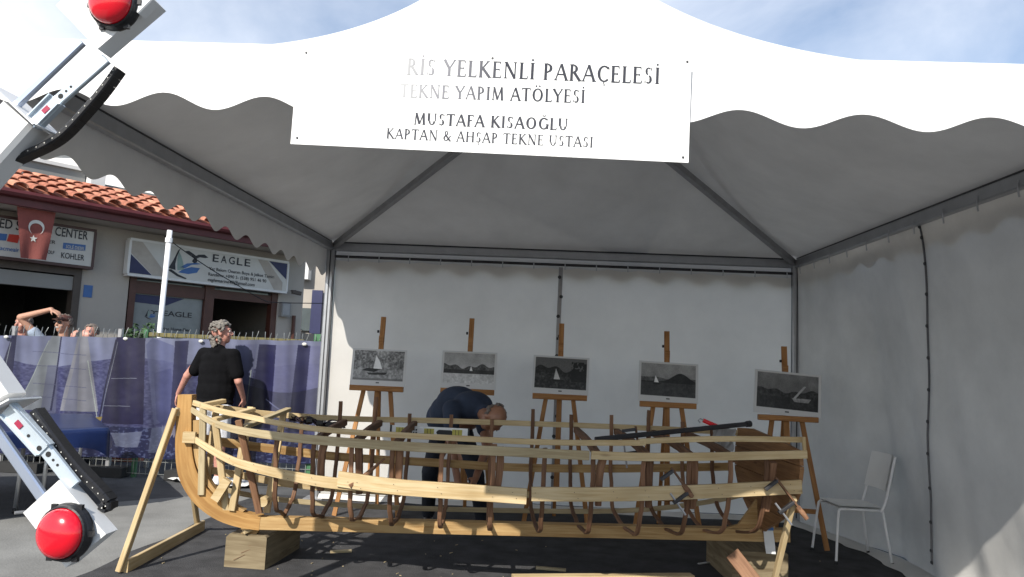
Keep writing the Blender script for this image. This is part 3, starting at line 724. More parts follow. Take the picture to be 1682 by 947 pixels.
put('end_cap', MB().box(C_-d*.006, (.014, .032, .079), Matrix.Rotation(math.atan2(bd.y, bd.x), 3, 'Z')), 'black', lv)

# dark strap bundle with a clamp on the gunwale
st = thing('strap_bundle', 'crumpled dark strap with black buckles lying on the forward crossbars of the boat', 'strap', tuple(B(bt(500,690)[0], -.2, 1.0)))
mb = MB(); wl = -.35
for k in range(7):
    P = []
    for j in range(9):
        t = j/8; x = 476+(566-476)*t*(.55+.45*((k*37 % 7)/6)); y = 684+14*t+6*math.sin(j*1.7+k*2.1); s, z = bt(x, y, wl+.03*math.sin(k+j))
        P.append(B(s, wl+.04*math.sin(k*1.3+j), z+.006*math.sin(k*5)))
    mb.sweep(smooth(P, 1), [(-.018,-.003),(.018,-.003),(.018,.003),(-.018,.003)])
put('webbing', mb, 'strap', st)
for x, y in ((508,690),(525,694),(541,697),(556,699)):
    s, z = bt(x, y, wl+.05); put('buckle', MB().beam([B(s-.02, wl+.05, z), B(s+.025, wl+.05, z)], .03, .035, c=.006), 'black', st)
# long dark bar with the red handled saw
lb = thing('long_bar', 'long dark iron bar lying aslant on the boat towards the transom', 'bar', tuple(B(2.9, 0, 1.05)))
wl = .1
A = B(bt(967,721,wl)[0], wl+.3, bt(967,721,wl+.3)[1]); C_ = B(bt(1229,696,-.1)[0], -.1, bt(1229,696,-.1)[1])
put('shaft', MB().beam([A, C_], .022, .034, c=.006), 'iron', lb)
put('end_nut', MB().lathe([(0, -.02), (.022, -.02), (.024, .02), (0, .02)], C_, (C_-A), 8), 'iron', lb)
sw = thing('red_hook_tool', 'small red handled hook tool resting on the long dark bar', 'tool', tuple(B(3.4, 0, 1.08)))
wl = -.02
P = [B(bt(x, y, wl)[0], wl, bt(x, y, wl)[1]) for x, y in ((1178,700),(1166,695),(1155,690))]
put('handle', MB().beam(P, .022, .03, c=.008), 'red', sw)
P = [B(bt(x, y, wl)[0], wl, bt(x, y, wl)[1]) for x, y in ((1156,690),(1150,687),(1147,690),(1150,694))]
put('hook', MB().tube(P, .005, 6), 'chrome', sw)
bg_ = thing('plastic_bag', 'crumpled translucent plastic bag hanging under the long bar beside the transom', 'bag', tuple(B(3.45, -.1, .95)))
def bagf(a, b):
    x = 1170+36*a; y = 702+36*b+3*math.sin(a*9); wl = -.12+.03*math.sin(a*7+b*3); s, z = bt(x, y, wl)
    return B(s+.02*(b-.5)*math.sin(a*5), wl+.02*math.sin(a*13+b*8), z)
put('film', MB().grid(bagf, 22, 14), 'bag', bg_, True)
# clamps
def clamp(label, pa, pb, w0, w1, group=None):
    c = thing('bar_clamp', label, 'clamp', tuple(B(bt(*pa, w0)[0], w0, bt(*pa, w0)[1])))
    A = B(bt(*pa, w0)[0], w0, bt(*pa, w0)[1]); C2 = B(bt(*pb, w1)[0], w1, bt(*pb, w1)[1]); d = (C2-A).normalized()
    put('bar', MB().beam([A, C2], .012, .03, up=bp_), 'rib', c); sd = d.cross(bp_).normalized()
    put('jaw', MB().beam([A+d*.02, A+d*.02+sd*.10], .02, .03, up=bp_), 'iron', c)
    put('jaw', MB().beam([A+d*.18, A+d*.18+sd*.12], .02, .03, up=bp_), 'iron', c)
    put('screw', MB().tube([A+d*.18+sd*.10+d*-.06, A+d*.18+sd*.10+d*.1], .007, 6), 'chrome', c)
    put('handle', MB().lathe([(.0,-.05),(.014,-.045),(.018,0),(.014,.045),(0,.05)], C2, d, 10), 'rib2', c)
    return c
clamp('bar clamp with wooden handle hanging off the plank end at the stern', (1274,784), (1318,842), .68, .72)
clamp('dark clamp gripping the plank a little ahead of the stern', (1103,768), (1130,806), .66, .68)
clamp('dark clamp on the far gunwale behind the long bar', (1044,700), (1050,745), .1, .1)
tp = thing('paper_tag', 'white folded paper card stuck on the keel end below the sternpost', 'paper', tuple(B(bt(1262,885)[0], .06, .3)))
put('card', MB().add([B(bt(x, y, .06)[0], .055+o, bt(x, y, .06)[1]) for x, y, o in ((1254,868,0),(1270,870,0),(1272,890,.012),(1273,909,.02),(1257,908,.02),(1255,889,.012))], [(0,1,2,5),(5,2,3,4)]), 'paper', tp)
put('clip', MB().box(B(bt(1264,868,.05)[0], .052, bt(1264,868,.05)[1]), (.05, .02, .02)), 'blueprint', tp)

# ------------------------------------------------------------ supports
br_ = thing('wooden_brace', 'A shaped pale wooden prop standing beside the stem at the bow', 'prop', tuple(G(200, 935)))
T1 = U(289, 671, 5.16); T2 = U(300, 690, 5.30)
Fa = G(196, 938, .02); Fb = G(333, 868, .02)
put('leg', MB().beam([Fa, T1], .035, .055, up=V((0,1,0))), 'pine', br_)
put('leg', MB().beam([Fb+V((-.04,0,0)), T2], .03, .045, up=V((0,1,0))), 'pine', br_)
put('foot_bar', MB().beam([Fa+V((.03,.02,.025)), Fb+V((.0,.0,.025))], .03, .085), 'pine', br_)
put('tie', MB().beam([T1+V((.0,.0,-.02)), T1+V((.05,.07,-.03))], .03, .06), 'pine_grey', br_)
pr = thing('stern_prop', 'single pale batten propping up the stern plank', 'prop', tuple(G(1268, 975)))
put('batten', MB().beam([G(1265, 985, .0)+V((0,0,.01)), U(1304, 818, 4.86)], .03, .05, up=V((0,1,0))), 'pine', pr)
def block(px0, px1, py, hgt, ln, rot, name, label, m):
    a = G(px0, py); b = G(px1, py); c = (a+b)/2; w = (b-a).length
    t = thing(name, label, 'block', tuple(c)); Rm = Matrix.Rotation(rot, 3, 'Z')
    mb = MB(); cc = .012
    sec = [(-w/2,0),(w/2,0),(w/2,hgt-cc),(w/2-cc,hgt),(-w/2+cc*2,hgt),(-w/2,hgt-cc*2)]
    mb.sweep([c+Rm@V((0, k*ln/3, .0)) for k in range(4)], sec, scl=[1, 1.01, .99, 1]); put('baulk', mb, m, t); return t, c, Rm
t, c, Rm = block(364, 437, 935, .235, .62, R(-4), 'timber_block', 'squared weathered timber block carrying the keel at the bow', 'block')
g = MB()
for a in range(3): g.beam([c+V((-.08+.05*a, -.0015, .06+.05*a)), c+V((.0+.04*a, -.0015, .10+.04*a))], .002, .003)
put('saw_mark', g, 'rib', t)
wd = thing('bow_wedge', 'pale wooden wedge driven between keel and bow block', 'wedge', tuple(c+V((.02, 0, .235))))
put('wedge', MB().prism([c+V((-.05,.02,.238)), c+V((.06,.02,.238)), c+V((.09,.09,.33)), c+V((.07,.09,.34))], V((.0,.05,0))), 'keel', wd)
put('wedge', MB().beam([c+V((-.02,-.01,.262)), c+V((.10,.10,.30))], .05, .04, scl=[1, .5]), 'pine', wd)
t, c, Rm = block(1204, 1292, 962, .235, .62, R(4), 'timber_block', 'dark squared timber block carrying the keel at the stern', 'block')
pk = thing('loose_board', 'short brown board leaning on the stern block', 'board', tuple(G(1225, 965)))
put('board', MB().beam([G(1262, 985, .03), U(1202, 908, 5.22)], .10, .03, up=V((0,-1,.3))), 'rib2', pk)
pl = thing('ground_plank', 'pale plank lying on the ground in front of the boat', 'plank', tuple(G(990, 946)))
put('plank', MB().beam([G(842, 949, .03), G(1137, 947, .03)], .09, .035), 'pine', pl)
ch = thing('chisel', 'small steel chisel lying on the carpet ahead of the stern block', 'chisel', tuple(G(1160, 925)))
put('blade', MB().beam([G(1147, 926, .02), G(1166, 923, .02)], .025, .006), 'chrome', ch)
put('handle', MB().tube([G(1166, 923, .02), G(1192, 918, .022)], .012, 8), 'rib2', ch)
sh = thing('paper_sheet', 'crumpled white sheet lying on the ground behind the stem', 'sheet', tuple(G(320, 790)))
a, b, c, d = G(272, 789), G(400, 787), G(420, 803), G(322, 803)
def shf(u, v):
    p = a.lerp(b, u).lerp(d.lerp(c, u), v); return V((p.x, p.y, .02+.05*max(0, noise.noise(V((u*6, v*4, 0))))+.01))
put('sheet', MB().grid(shf, 26, 8), 'paper', sh)

# ============================================================ EASELS and PHOTOGRAPHS
def make_easel():
    e = thing('display_easel', '', 'easel')
    zl = 1.13                        # ledge
    def y(z): return .0+(z)*.17       # lean backwards
    put('mast', MB().beam([(0, y(.25)+.02, .25), (0, y(1.80)+.02, 1.80)], .05, .028, up=V((0,1,0))), 'easel', e)
    for sx in (-1, 1):
        put('leg', MB().beam([(sx*.30, -.0, 0), (sx*.13, y(1.12)+.0, 1.12)], .042, .028, up=V((0,1,0))), 'easel', e)
    put('rear_leg', MB().beam([(0, .62, 0), (0, y(1.3)+.05, 1.3)], .035, .03, up=V((0,1,0))), 'easel', e)
    put('ledge', MB().beam([(-.26, y(zl)-.035, zl), (.26, y(zl)-.035, zl)], .075, .05), 'easel', e)
    put('cross_rail', MB().beam([(-.26, y(.3)-.0, .32), (.26, y(.3)-.0, .32)], .025, .04), 'easel', e)
    t = put('top_clamp', MB().box((0, y(1.58)-.0, 1.585), (.045, .05, .07)), 'easel', e)
    put('knob', MB().lathe([(0,.02),(.013,.018),(.013,0),(0,-.0)], (-.03, y(1.66), 1.66), (-1,0,0), 8), 'black', e)
    return e
rngp = np.random.RandomState(3)
def vnoise(h, w, sc, oct=4):
    a = np.zeros((h, w)); am = 1; yy, xx = np.mgrid[0:h, 0:w]
    for o in range(oct):
        n = max(2, int(sc*2**o)); g = rngp.rand(n+2, n*2+2); y = yy/h*n; x = xx/w*n*2; yi = y.astype(int); xi = x.astype(int); fy = y-yi; fx = x-xi
        fy = fy*fy*(3-2*fy); fx = fx*fx*(3-2*fx)
        a += am*((g[yi, xi]*(1-fx)+g[yi, xi+1]*fx)*(1-fy)+(g[yi+1, xi]*(1-fx)+g[yi+1, xi+1]*fx)*fy); am *= .5
    return a/(2-.5**(oct-1))
def polymask(h, w, pts, x0=0, y0=0, sx=1, sy=1):
    yy, xx = np.mgrid[0:h, 0:w]; xx = xx*sx+x0; yy = yy*sy+y0; m = np.zeros((h, w), bool); n = len(pts)
    for i in range(n):
        xa, ya = pts[i]; xb, yb = pts[(i+1) % n]
        if ya == yb: continue
        c = ((ya > yy) != (yb > yy)) & (xx < (xb-xa)*(yy-ya)/(yb-ya)+xa); m ^= c
    return m
def bw(kind):
    h, w = 150, 220; a = np.full((h, w), .62); n1 = vnoise(h, w, 4); n2 = vnoise(h, w, 16, 3); yy, xx = np.mgrid[0:h, 0:w]/1.0; u = xx/w; v = yy/h
    def hill(base, amp, f, p, val, bot):
        top = base-amp*(.5+.5*np.sin(u*f+p))-amp*.4*np.sin(u*f*2.7+p*2); mk = (v > top) & (v < bot); a[mk] = (val+(n2-.5)*.25)[mk]
    if kind == 0:
        a[:] = .25+.5*n2+.25*(n1-.5); a[v > .62] = (.55+.3*(n2-.5))[v > .62]; mk = polymask(h, w, [(95,22),(86,92),(126,92),(114,56)]); a[mk] = .85
        mk = polymask(h, w, [(35,100),(60,88),(120,92),(90,108)]); a[mk] = .15; mk = polymask(h, w, [(60,112),(150,108),(140,120),(70,122)]); a[mk] = .2; a[(v > .93)] = .45
    elif kind == 1:
        a[:] = .55+.15*v; hill(.48, .10, 9, 1, .28, .68); a[(v > .55) & (v < .68)] = np.minimum(a[(v > .55) & (v < .68)], .18); a[v >= .68] = (.68+.2*(n2-.5))[v >= .68]
        mk = polymask(h, w, [(118,62),(112,88),(126,88)]); a[mk] = .9
    elif kind == 2:
        a[:] = .5-.15*n1; hill(.42, .14, 7, 0, .16, .55); a[v > .5] = (.24+.4*(n2-.5))[v > .5]; mk = (u > .7) & (n2 > .42) & (v > .1) & (v < .75); a[mk] = .12
        mk = polymask(h, w, [(88,50),(80,105),(108,105)]); a[mk] = .72; mk = polymask(h, w, [(70,106),(125,106),(115,116),(80,116)]); a[mk] = .12
    elif kind == 3:
        a[:] = .55-.12*v; hill(.45, .05, 5, 2, .3, .6); top = .55-.28*np.exp(-((u-.72)/.2)**2); mk = (v > top) & (v < .6); a[mk] = (.10+.1*(n2-.5))[mk]
        a[v > .58] = (.2+.1*(n2-.5))[v > .58]; mk = polymask(h, w, [(58,55),(52,88),(72,88)]); a[mk] = .85; mk = polymask(h, w, [(46,90),(84,90),(76,98),(52,98)]); a[mk] = .08
    else:
        a[:] = .42-.12*v; hill(.52, .08, 8, .5, .16, .68); a[v > .66] = (.13+.12*(n2-.5))[v > .66]
        mk = polymask(h, w, [(168,45),(176,47),(140,100),(130,100)]); a[mk] = .6; mk = polymask(h, w, [(125,100),(195,98),(185,115),(135,116)]); a[mk] = .5+.3*(n2[mk]-.5); 
    a = a+(n1-.5)*.16+(vnoise(h, w, 40, 2)-.5)*.08
    a = np.clip(a*1.12, .03, .95)**(1.15, 1.0, 1.35, 1.05, 1.0)[kind]
    b = np.full((h+36, w+20), .80); b[9:9+h, 10:10+w] = a
    b[h+18:h+23, (w+20)//2-7:(w+20)//2+7] = .15
    return np.repeat(b[..., None], 3, 2).astype(np.float32)
eas = [ # photo centre px, width px, rot, label bits
 ((621, 606), 91, -.05, 0, 'leftmost easel, half in the sun wedge', 'grey print of a sailing boat under a rocky wooded shore'),
 ((769, 611), 92, -.03, 0, 'easel right behind the bending man', 'grey print of a bright bay with low dark headlands'),
 ((919, 620), 93, .00, 1, 'easel at the lacing in the middle of the rear curtain', 'grey print of a sailing boat before a dark tree lined shore'),
 ((1095, 633), 97, .03, 1.5, 'easel right of the middle, behind the long bar', 'grey print of a small boat and a dome shaped island'),
 ((1289, 650), 105, .10, 3.5, 'easel at the right corner post', 'dark black and white print of a boat with a slanted mast')]
e0 = make_easel()
for i, ((cx, cy), wpx, rz, roll, where, what) in enumerate(eas):
    Y = (7.3, 7.25, 7.2, 7.1, 6.95)[i]; w = wpx*Y/F*.98
    e = e0 if i == 0 else copy_tree(e0)
    P = U(cx, cy+(33 if i < 4 else 38), Y)          # ledge level
    k = P.z/1.13
    e.location = (P.x, Y-.19, 0.009); e.scale = (1, 1, k); e.rotation_euler = (0, R(0), -rz)
    e['label'] = 'wooden tripod '+where; e['group'] = 'display easels along the rear curtain'
    ph = thing('photo_print', what+' on the '+['leftmost','second','middle','fourth','rightmost'][i]+' easel', 'photograph', (P.x, Y-.055, 1.13*k+.035), group='mounted photographs on the easels')
    mb = MB(); hh = w*.67; ln = .17
    def q(x, z, y): return V((P.x, Y-.055, 1.13*k+.035))+V((x, y+z*ln, z))
    ho = put('board', MB().add([q(-w/2,0,.006), q(w/2,0,.006), q(w/2,hh,.006), q(-w/2,hh,.006), q(-w/2,0,.0), q(w/2,0,0), q(w/2,hh,0), q(-w/2,hh,0)], [(0,1,2,3),(4,5,6,7),(0,1,5,4),(1,2,6,5),(2,3,7,6),(3,0,4,7)]), 'paper', ph)
    g = MB().quad(q(-w/2,0,-.003), q(w/2,0,-.003), q(w/2,hh,-.003), q(-w/2,hh,-.003))
    put('print', g, imgmat('bay_print_%d' % i, bw(i), .35), ph)
    ph.rotation_euler = (0, R(roll), -rz)

# ============================================================ WHITE CHAIR
cr_ = thing('metal_chair', 'white metal stacking chair standing by the right hand curtain', 'chair', tuple(G(1400, 890)))
A_f, B_f, C_f, D_f = V((2.43, 6.72, .009)), V((2.46, 6.27, .009)), V((2.92, 6.30, .009)), V((2.90, 6.70, .009))
a_s, b_s, c_s, d_s = V((2.48, 6.68, .44)), V((2.50, 6.30, .44)), V((2.86, 6.31, .44)), V((2.85, 6.68, .44))
c_b, d_b = V((2.96, 6.32, .88)), V((2.95, 6.68, .88)); tb = .011
def bent(P): return smooth(P, 2)
put('leg', MB().tube(bent([B_f, b_s+V((-.012,0,-.03)), b_s+V((.0,0,.0)), b_s+V((.05,0,0))]), tb, 8), 'white_metal', cr_, True)
put('leg', MB().tube(bent([A_f, a_s+V((-.012,0,-.03)), a_s, a_s+V((.05,0,0))]), tb, 8), 'white_metal', cr_, True)
put('leg', MB().tube([C_f, c_s+V((-.01,0,0))], tb, 8), 'white_metal', cr_, True); put('leg', MB().tube([D_f, d_s+V((-.01,0,0))], tb, 8), 'white_metal', cr_, True)
put('back_post', MB().tube(bent([c_s+V((-.03,0,-.01)), c_s+V((.01,0,.04)), c_b]), tb, 8), 'white_metal', cr_, True); put('back_post', MB().tube(bent([d_s+V((-.03,0,-.01)), d_s+V((.01,0,.04)), d_b]), tb, 8), 'white_metal', cr_, True)
for r_ in (A_f, B_f, C_f, D_f): put('foot_cap', MB().tube([r_, r_+V((0,0,.025))], .014, 8), 'black', cr_)
for p0_, p1_ in ((a_s, d_s), (b_s, c_s), (a_s+V((.03,0,0)), b_s+V((.03,0,0)))): put('seat_rail', MB().tube([p0_, p1_], .009, 8), 'white_metal', cr_, True)
def seatf(o): return lambda a, b: (a_s.lerp(b_s, b)).lerp(d_s.lerp(c_s, b), a)+V((0, 0, .024+o-.012*math.sin(math.pi*a)*math.sin(math.pi*b)))
put('seat', MB().grid(seatf(0), 10, 8).grid(seatf(-.010), 10, 8), 'whiteplastic', cr_, True)
def bkf(o): return lambda a, b: (c_s.lerp(c_b, .36+.66*b)).lerp(d_s.lerp(d_b, .36+.66*b), a)+V((-.014-o+.02*math.sin(math.pi*a), 0, 0))
put('backrest', MB().grid(bkf(0), 10, 8).grid(bkf(.010), 10, 8), 'whiteplastic', cr_, True)

# ============================================================ BUILDING on the left
fd = V((.62, .785, 0)).normalized(); fn_ = V((fd.y, -fd.x, 0))
F0 = U(330, 478, 12.0); F0.z = 0
def P_(s, z, o=0): return F0+fd*s+fn_*o+V((0, 0, z))
def fs(px, py, o=0):
    p = onplane(px, py, F0+fn_*o, fn_); return ((p-F0).dot(fd), p.z)
def fbox(s0, s1, z0, z1, o0, o1, mb=None):
    mb = mb or MB(); vs = [P_(s, z, o) for z in (z0, z1) for o in (o0, o1) for s in (s0, s1)]
    return mb.add(vs, [(0,2,3,1),(4,5,7,6),(0,1,5,4),(2,6,7,3),(0,4,6,2),(1,3,7,5)])
SL = fs(-260, 300)[0]; SRt = fs(503, 420)[0]
ze = fs(240, 372, .5)[1]
bld = thing('shop_building', 'low beige shop building with terracotta tiled roof and dark red fascia behind the fence', 'building', tuple(P_(0, 0, -2)))
dl, dr = fs(-200, 450)[0], fs(134, 450)[0]; dz = fs(134, 442)[1]
e0_, e1_ = fs(211, 470)[0], fs(457, 490)[0]; ez = fs(340, 455)[1]
WT = .22
put('wall', fbox(SL, dl, 0, ze+.15, -WT, 0), 'wall', bld); put('wall', fbox(dr, e0_, 0, ze+.15, -WT, .0), 'wall', bld); put('wall', fbox(e1_, SRt, 0, ze+.15, -WT, 0), 'wall', bld)
put('wall', fbox(dl, dr, dz, ze+.15, -WT, 0), 'wall', bld); put('wall', fbox(e0_, e1_, ez, ze+.15, -WT, 0), 'wall', bld)
put('side_wall', fbox(SRt-.2, SRt, 0, ze+.15, -5, -WT), 'wall', bld); put('side_wall', fbox(SL, SL+.2, 0, ze+.15, -5, -WT), 'wall', bld)
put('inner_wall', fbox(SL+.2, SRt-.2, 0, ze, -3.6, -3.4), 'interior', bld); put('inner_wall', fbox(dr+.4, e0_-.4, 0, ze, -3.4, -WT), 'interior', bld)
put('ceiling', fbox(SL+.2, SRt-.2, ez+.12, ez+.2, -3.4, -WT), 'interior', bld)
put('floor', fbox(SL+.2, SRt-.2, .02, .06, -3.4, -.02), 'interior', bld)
# door and shop window frames
fr = put('door_frame', fbox(dr-.10, dr, .06, dz, -.18, .02), 'darkframe', bld)
put('lintel', fbox(dl, dr-.10, dz-.10, dz, -.18, .02), 'darkframe', fr)
put('roller_shutter_box', fbox(dl, dr-.02, dz-.32, dz-.12, -.16, -.01), 'wall_grey', bld)
def vb(x0, x1, nm='window_post'):
    a, b = fs(x0, 500)[0], fs(x1, 500)[0]; return put(nm, fbox(a, b, .06, ez, -.16, -.02), 'brownframe', bld)
vb(211, 222); vb(337, 352); vb(447, 457)
tz0, tz1 = fs(280, 484)[1], fs(280, 472)[1]
put('transom_bar', fbox(fs(222,500)[0], fs(337,500)[0], tz0-.02, tz1+.06, -.14, -.04), 'brownframe', bld)
put('transom_bar', fbox(fs(352,500)[0], fs(447,500)[0], tz0+.02, tz1+.05, -.14, -.04), 'brownframe', bld)
gs0, gs1 = fs(222,500)[0], fs(337,500)[0]
w_ = put('window_pane', fbox(gs0, gs1, .5, tz0-.02, -.10, -.09), 'glass', bld)
put('window_pane', fbox(gs0, gs1, tz1+.06, ez, -.10, -.09), 'glass', bld); 
put('window_pane', fbox(fs(352,500)[0], fs(447,500)[0], tz1+.05, ez, -.10, -.09), 'glass', bld)
put('window_base', fbox(gs0, gs1, .06, .5, -.14, -.04), 'brownframe', bld)
# window film with name
wf = thing('window_film', 'pale window film with navy corner lettered EAGLE on the left shop window', 'sign', tuple(P_(gs0, 1, -.08)))
zb = fs(280, 548)[1]; zt1 = tz0-.03
put('film', fbox(gs0+.01, gs1-.01, zb, zt1, -.088, -.085), mat('window_film', (.23,.25,.25), .3), wf)
put('navy_shape', MB().add([P_(gs0+.01, zt1-.002, -.083), P_(gs0+.01, zt1-(zt1-zb)*.22, -.083), P_(gs0+(gs1-gs0)*.45, zt1-(zt1-zb)*.25, -.083), P_(gs0+(gs1-gs0)*.72, zt1-.002, -.083)], [(0,1,2,3)]), 'navy', wf)
s0, z0 = fs(268, 518, -.08)
text_mesh('EAGLE', 'lettering', 'inkdark', wf, P_(s0, z0, -.083), fd, V((0,0,1)), width=fs(315,518,-.08)[0]-s0, height=.085)
s0, z0 = fs(258, 541, -.08)
text_mesh('Marine Home-Dec', 'lettering', 'inkdark', wf, P_(s0, z0, -.083), fd, V((0,0,1)), width=fs(312,541,-.08)[0]-s0)
def logo(parent, sx, zc, k, o):
    def pp(pts, m, nm): put(nm, MB().add([P_(sx+x*k, zc+z*k, o) for x, z in pts], [tuple(range(len(pts)))]), m, parent)
    pp([(-.62,-.30),(-.45,.05),(-.30,.45),(-.20,.55),(-.32,.2),(-.36,-.1),(-.33,-.34)], 'inkdark', 'sail_shape')
    pp([(-.26,.42),(-.30,.1),(-.26,-.34),(.02,-.30),(-.05,.0),(-.15,.25)], mat('pale_teal_print', (.24,.33,.30), .5), 'sail_shape')
    pp([(-.18,-.22),(.1,-.02),(.45,.05),(.75,.04),(.3,-.05),(.05,-.22)], 'blueprint', 'wave_shape')
    pp([(-.22,-.42),(.0,-.25),(.3,-.14),(.66,-.14),(.55,-.34),(.2,-.44)], 'blueprint', 'wave_shape')
    pp([(-.66,-.36),(-.5,-.33),(-.2,-.50),(.15,-.62),(.1,-.66),(-.25,-.58)], 'inkdark', 'wave_shape')
    pp([(-.05,.46),(.15,.50),(.35,.40),(.45,.34),(.55,.40),(.80,.44),(.98,.34),(.85,.30),(.62,.30),(.50,.24),(.52,.08),(.40,.02),(.30,.10),(.38,.24),(.25,.34),(.1,.38)], 'inkdark', 'bird_shape')
logo(wf, fs(247, 515, -.08)[0], fs(247, 515)[1], .13, -.082)
# EAGLE sign board
sg = thing('shop_sign', 'long pale signboard with eagle and sailing boat logo above the shop window', 'sign', tuple(P_(0, ez+.3, .1)))
a0, b0 = fs(217, 394, .16); a1, b1 = fs(473, 432, .16); _, c0 = fs(215, 446, .16); _, c1 = fs(470, 481, .16)
zt_s, zb_s = (b0+b1)/2, (c0+c1)/2
put('board', fbox(a0, a1, zb_s, zt_s, .02, .16), 'signwhite', sg)
for (q0, q1, r0, r1) in ((a0-.02, a1+.02, zt_s, zt_s+.035), (a0-.02, a1+.02, zb_s-.035, zb_s), (a0-.035, a0, zb_s, zt_s), (a1, a1+.03, zb_s, zt_s)):
    put('trim', fbox(q0, q1, r0, r1, .02, .168), 'wall_white', sg)
def spoly(pts, m, nm, o=.163): put(nm, MB().add([P_(a0+(a1-a0)*u, zb_s+(zt_s-zb_s)*v, o) for u, v in pts], [tuple(range(len(pts)))]), m, sg)
spoly([(0,.02),(0,.58),(.125,.02)], 'navy', 'corner_shape', .165); spoly([(.86,.98),(.995,.98),(.995,.42)], 'navy', 'corner_shape', .165)
spoly([(.0,.62),(.0,.98),(.06,.98),(.22,.02),(.13,.02)], 'greyprint', 'diagonal_band'); spoly([(.78,.98),(.85,.98),(.97,.3),(.97,.02),(.91,.02)], 'greyprint', 'diagonal_band')
def stext(t, px, py, px2, h=None, m='inkdark', sh=0):
    s0, z0 = fs(px, py, .165); return text_mesh(t, 'lettering', m, sg, P_(s0, z0, .163), fd, V((0,0,1)), width=fs(px2, py+(px2-px)*.145, .165)[0]-s0, height=h, shear=sh)
s0, z0 = fs(349, 429, .165); s1_, _ = fs(411, 436, .165)
for i, chh in enumerate('EAGLE'):
    text_mesh(chh, 'lettering', 'inkdark', sg, P_(s0+(s1_-s0)*i/4.75, z0-.012*i*0, .163), fd, V((0,0,1)), width=(s1_-s0)*.155, height=.13)
stext('Yat Bakım Onarım Boya & Jelkot Tamiri', 343, 443, 450)
stext('Randevu: +090 5- (538) 951 46 90', 342, 452, 437)
stext('eaglemarine48@gmail.com', 341, 461, 418, sh=.2)
logo(sg, fs(303, 431, .165)[0], fs(303, 431, .165)[1], .40, .164)
# service centre sign
s2_ = thing('service_sign', 'white service centre signboard with dark edge above the dark doorway at the left', 'sign', tuple(P_(dl, dz+.3, .1)))
a0, b0 = fs(-60, 352, .16); a1, b1 = fs(155, 380, .16); zt_s = (b1+fs(0,358,.16)[1])/2; zb_s = (fs(152,437,.16)[1]+fs(0,421,.16)[1])/2
put('board', fbox(a0, a1, zb_s, zt_s, .02, .16), 'signwhite', s2_)
for (q0, q1, r0, r1) in ((a0-.02, a1+.03, zt_s, zt_s+.04), (a0-.02, a1+.03, zb_s-.04, zb_s), (a1, a1+.035, zb_s, zt_s)):
    put('edge', fbox(q0, q1, r0, r1, .02, .175), 'signedge', s2_)
def s2t(t, px, py, px2, h=None, m='inkdark', sl=.13):
    s0, z0 = fs(px, py, .165); return text_mesh(t, 'lettering', m, s2_, P_(s0, z0, .163), fd, V((0,0,1)), width=fs(px2, py+(px2-px)*sl, .165)[0]-s0, height=h)
s2t('ED S', -1, 373, 33, .13); s2t('CENTER', 90, 386, 144, .13)
def s2p(pts, m, nm): put(nm, MB().add([P_(*fs(x, y, .165), .164) for x, y in pts], [tuple(range(len(pts)))]), m, s2_)
s2p([(-30,380),(12,384),(10,395),(-30,392)], 'blueprint', 'logo_block'); s2p([(15,384),(33,386),(29,399),(11,396)], 'redlogo', 'logo_block')
s2p([(104,398),(141,402),(140,412),(103,408)], 'blueprint', 'logo_block')
text_mesh('SOLÉ DIESEL', 'lettering', 'signwhite', s2_, P_(*fs(108, 407, .168), .167), fd, V((0,0,1)), width=fs(139,411,.168)[0]-fs(108,407,.168)[0], height=.05)
s2t('KOHLER', 100, 423, 138, .085); s2t('acmeair', 0, 410, 31, .06, 'blueprint'); s2t('ER', 80, 399, 91, .05); s2t('OLF', 78, 416, 89, .05)
# flag hung from the fascia
fl = thing('red_flag', 'red flag with white crescent and star hanging from the dark red fascia', 'flag', tuple(P_(*fs(60, 340, .5), .5)))
fp4 = [fs(28, 338, .55), fs(92, 347, .55), fs(76, 427, .55), fs(33, 423, .55)]
def flagf(a, b):
    s = (fp4[0][0]*(1-a)+fp4[1][0]*a)*(1-b)+(fp4[3][0]*(1-a)+fp4[2][0]*a)*b; z = (fp4[0][1]*(1-a)+fp4[1][1]*a)*(1-b)+(fp4[3][1]*(1-a)+fp4[2][1]*a)*b
    return P_(s, z, .55+.02*math.sin(a*8+b*2)*b)
put('cloth', MB().grid(flagf, 16, 14), mat('flag_red', (.27, .075, .062), .8, bump=.2, trans=.2), fl, True)
def fpt(u, v): p = flagf(u, v); return p+fn_*.008
mb = MB(); n = 26; A1 = []
for i in range(n+1):
    a = R(-145+290*i/n)+math.pi; A1.append(((.5+.24*math.cos(a)+.02, .40+.155*math.sin(a)), (.53+.19*math.cos(a)+.045, .40+.125*math.sin(a))))
rot = lambda p: p
for i in range(n):
    q = [A1[i][0], A1[i+1][0], A1[i+1][1], A1[i][1]]
    mb.add([fpt(.5-(y-.40)*1.5+.02, .36+(x-.5)*.62) for x, y in q], [(0,1,2,3)])
put('crescent', mb, 'signwhite', fl)
st_ = []
for i in range(10):
    r_ = .10 if i % 2 == 0 else .042; a = -math.pi/2+i*math.pi/5; st_.append(fpt(.46+r_*math.cos(a)*1.3, .60+r_*math.sin(a)*.75))
cst = sum(st_, V((0,0,0)))/10
put('star', MB().add(st_+[cst], [(i, (i+1) % 10, 10) for i in range(10)]), 'signwhite', fl)
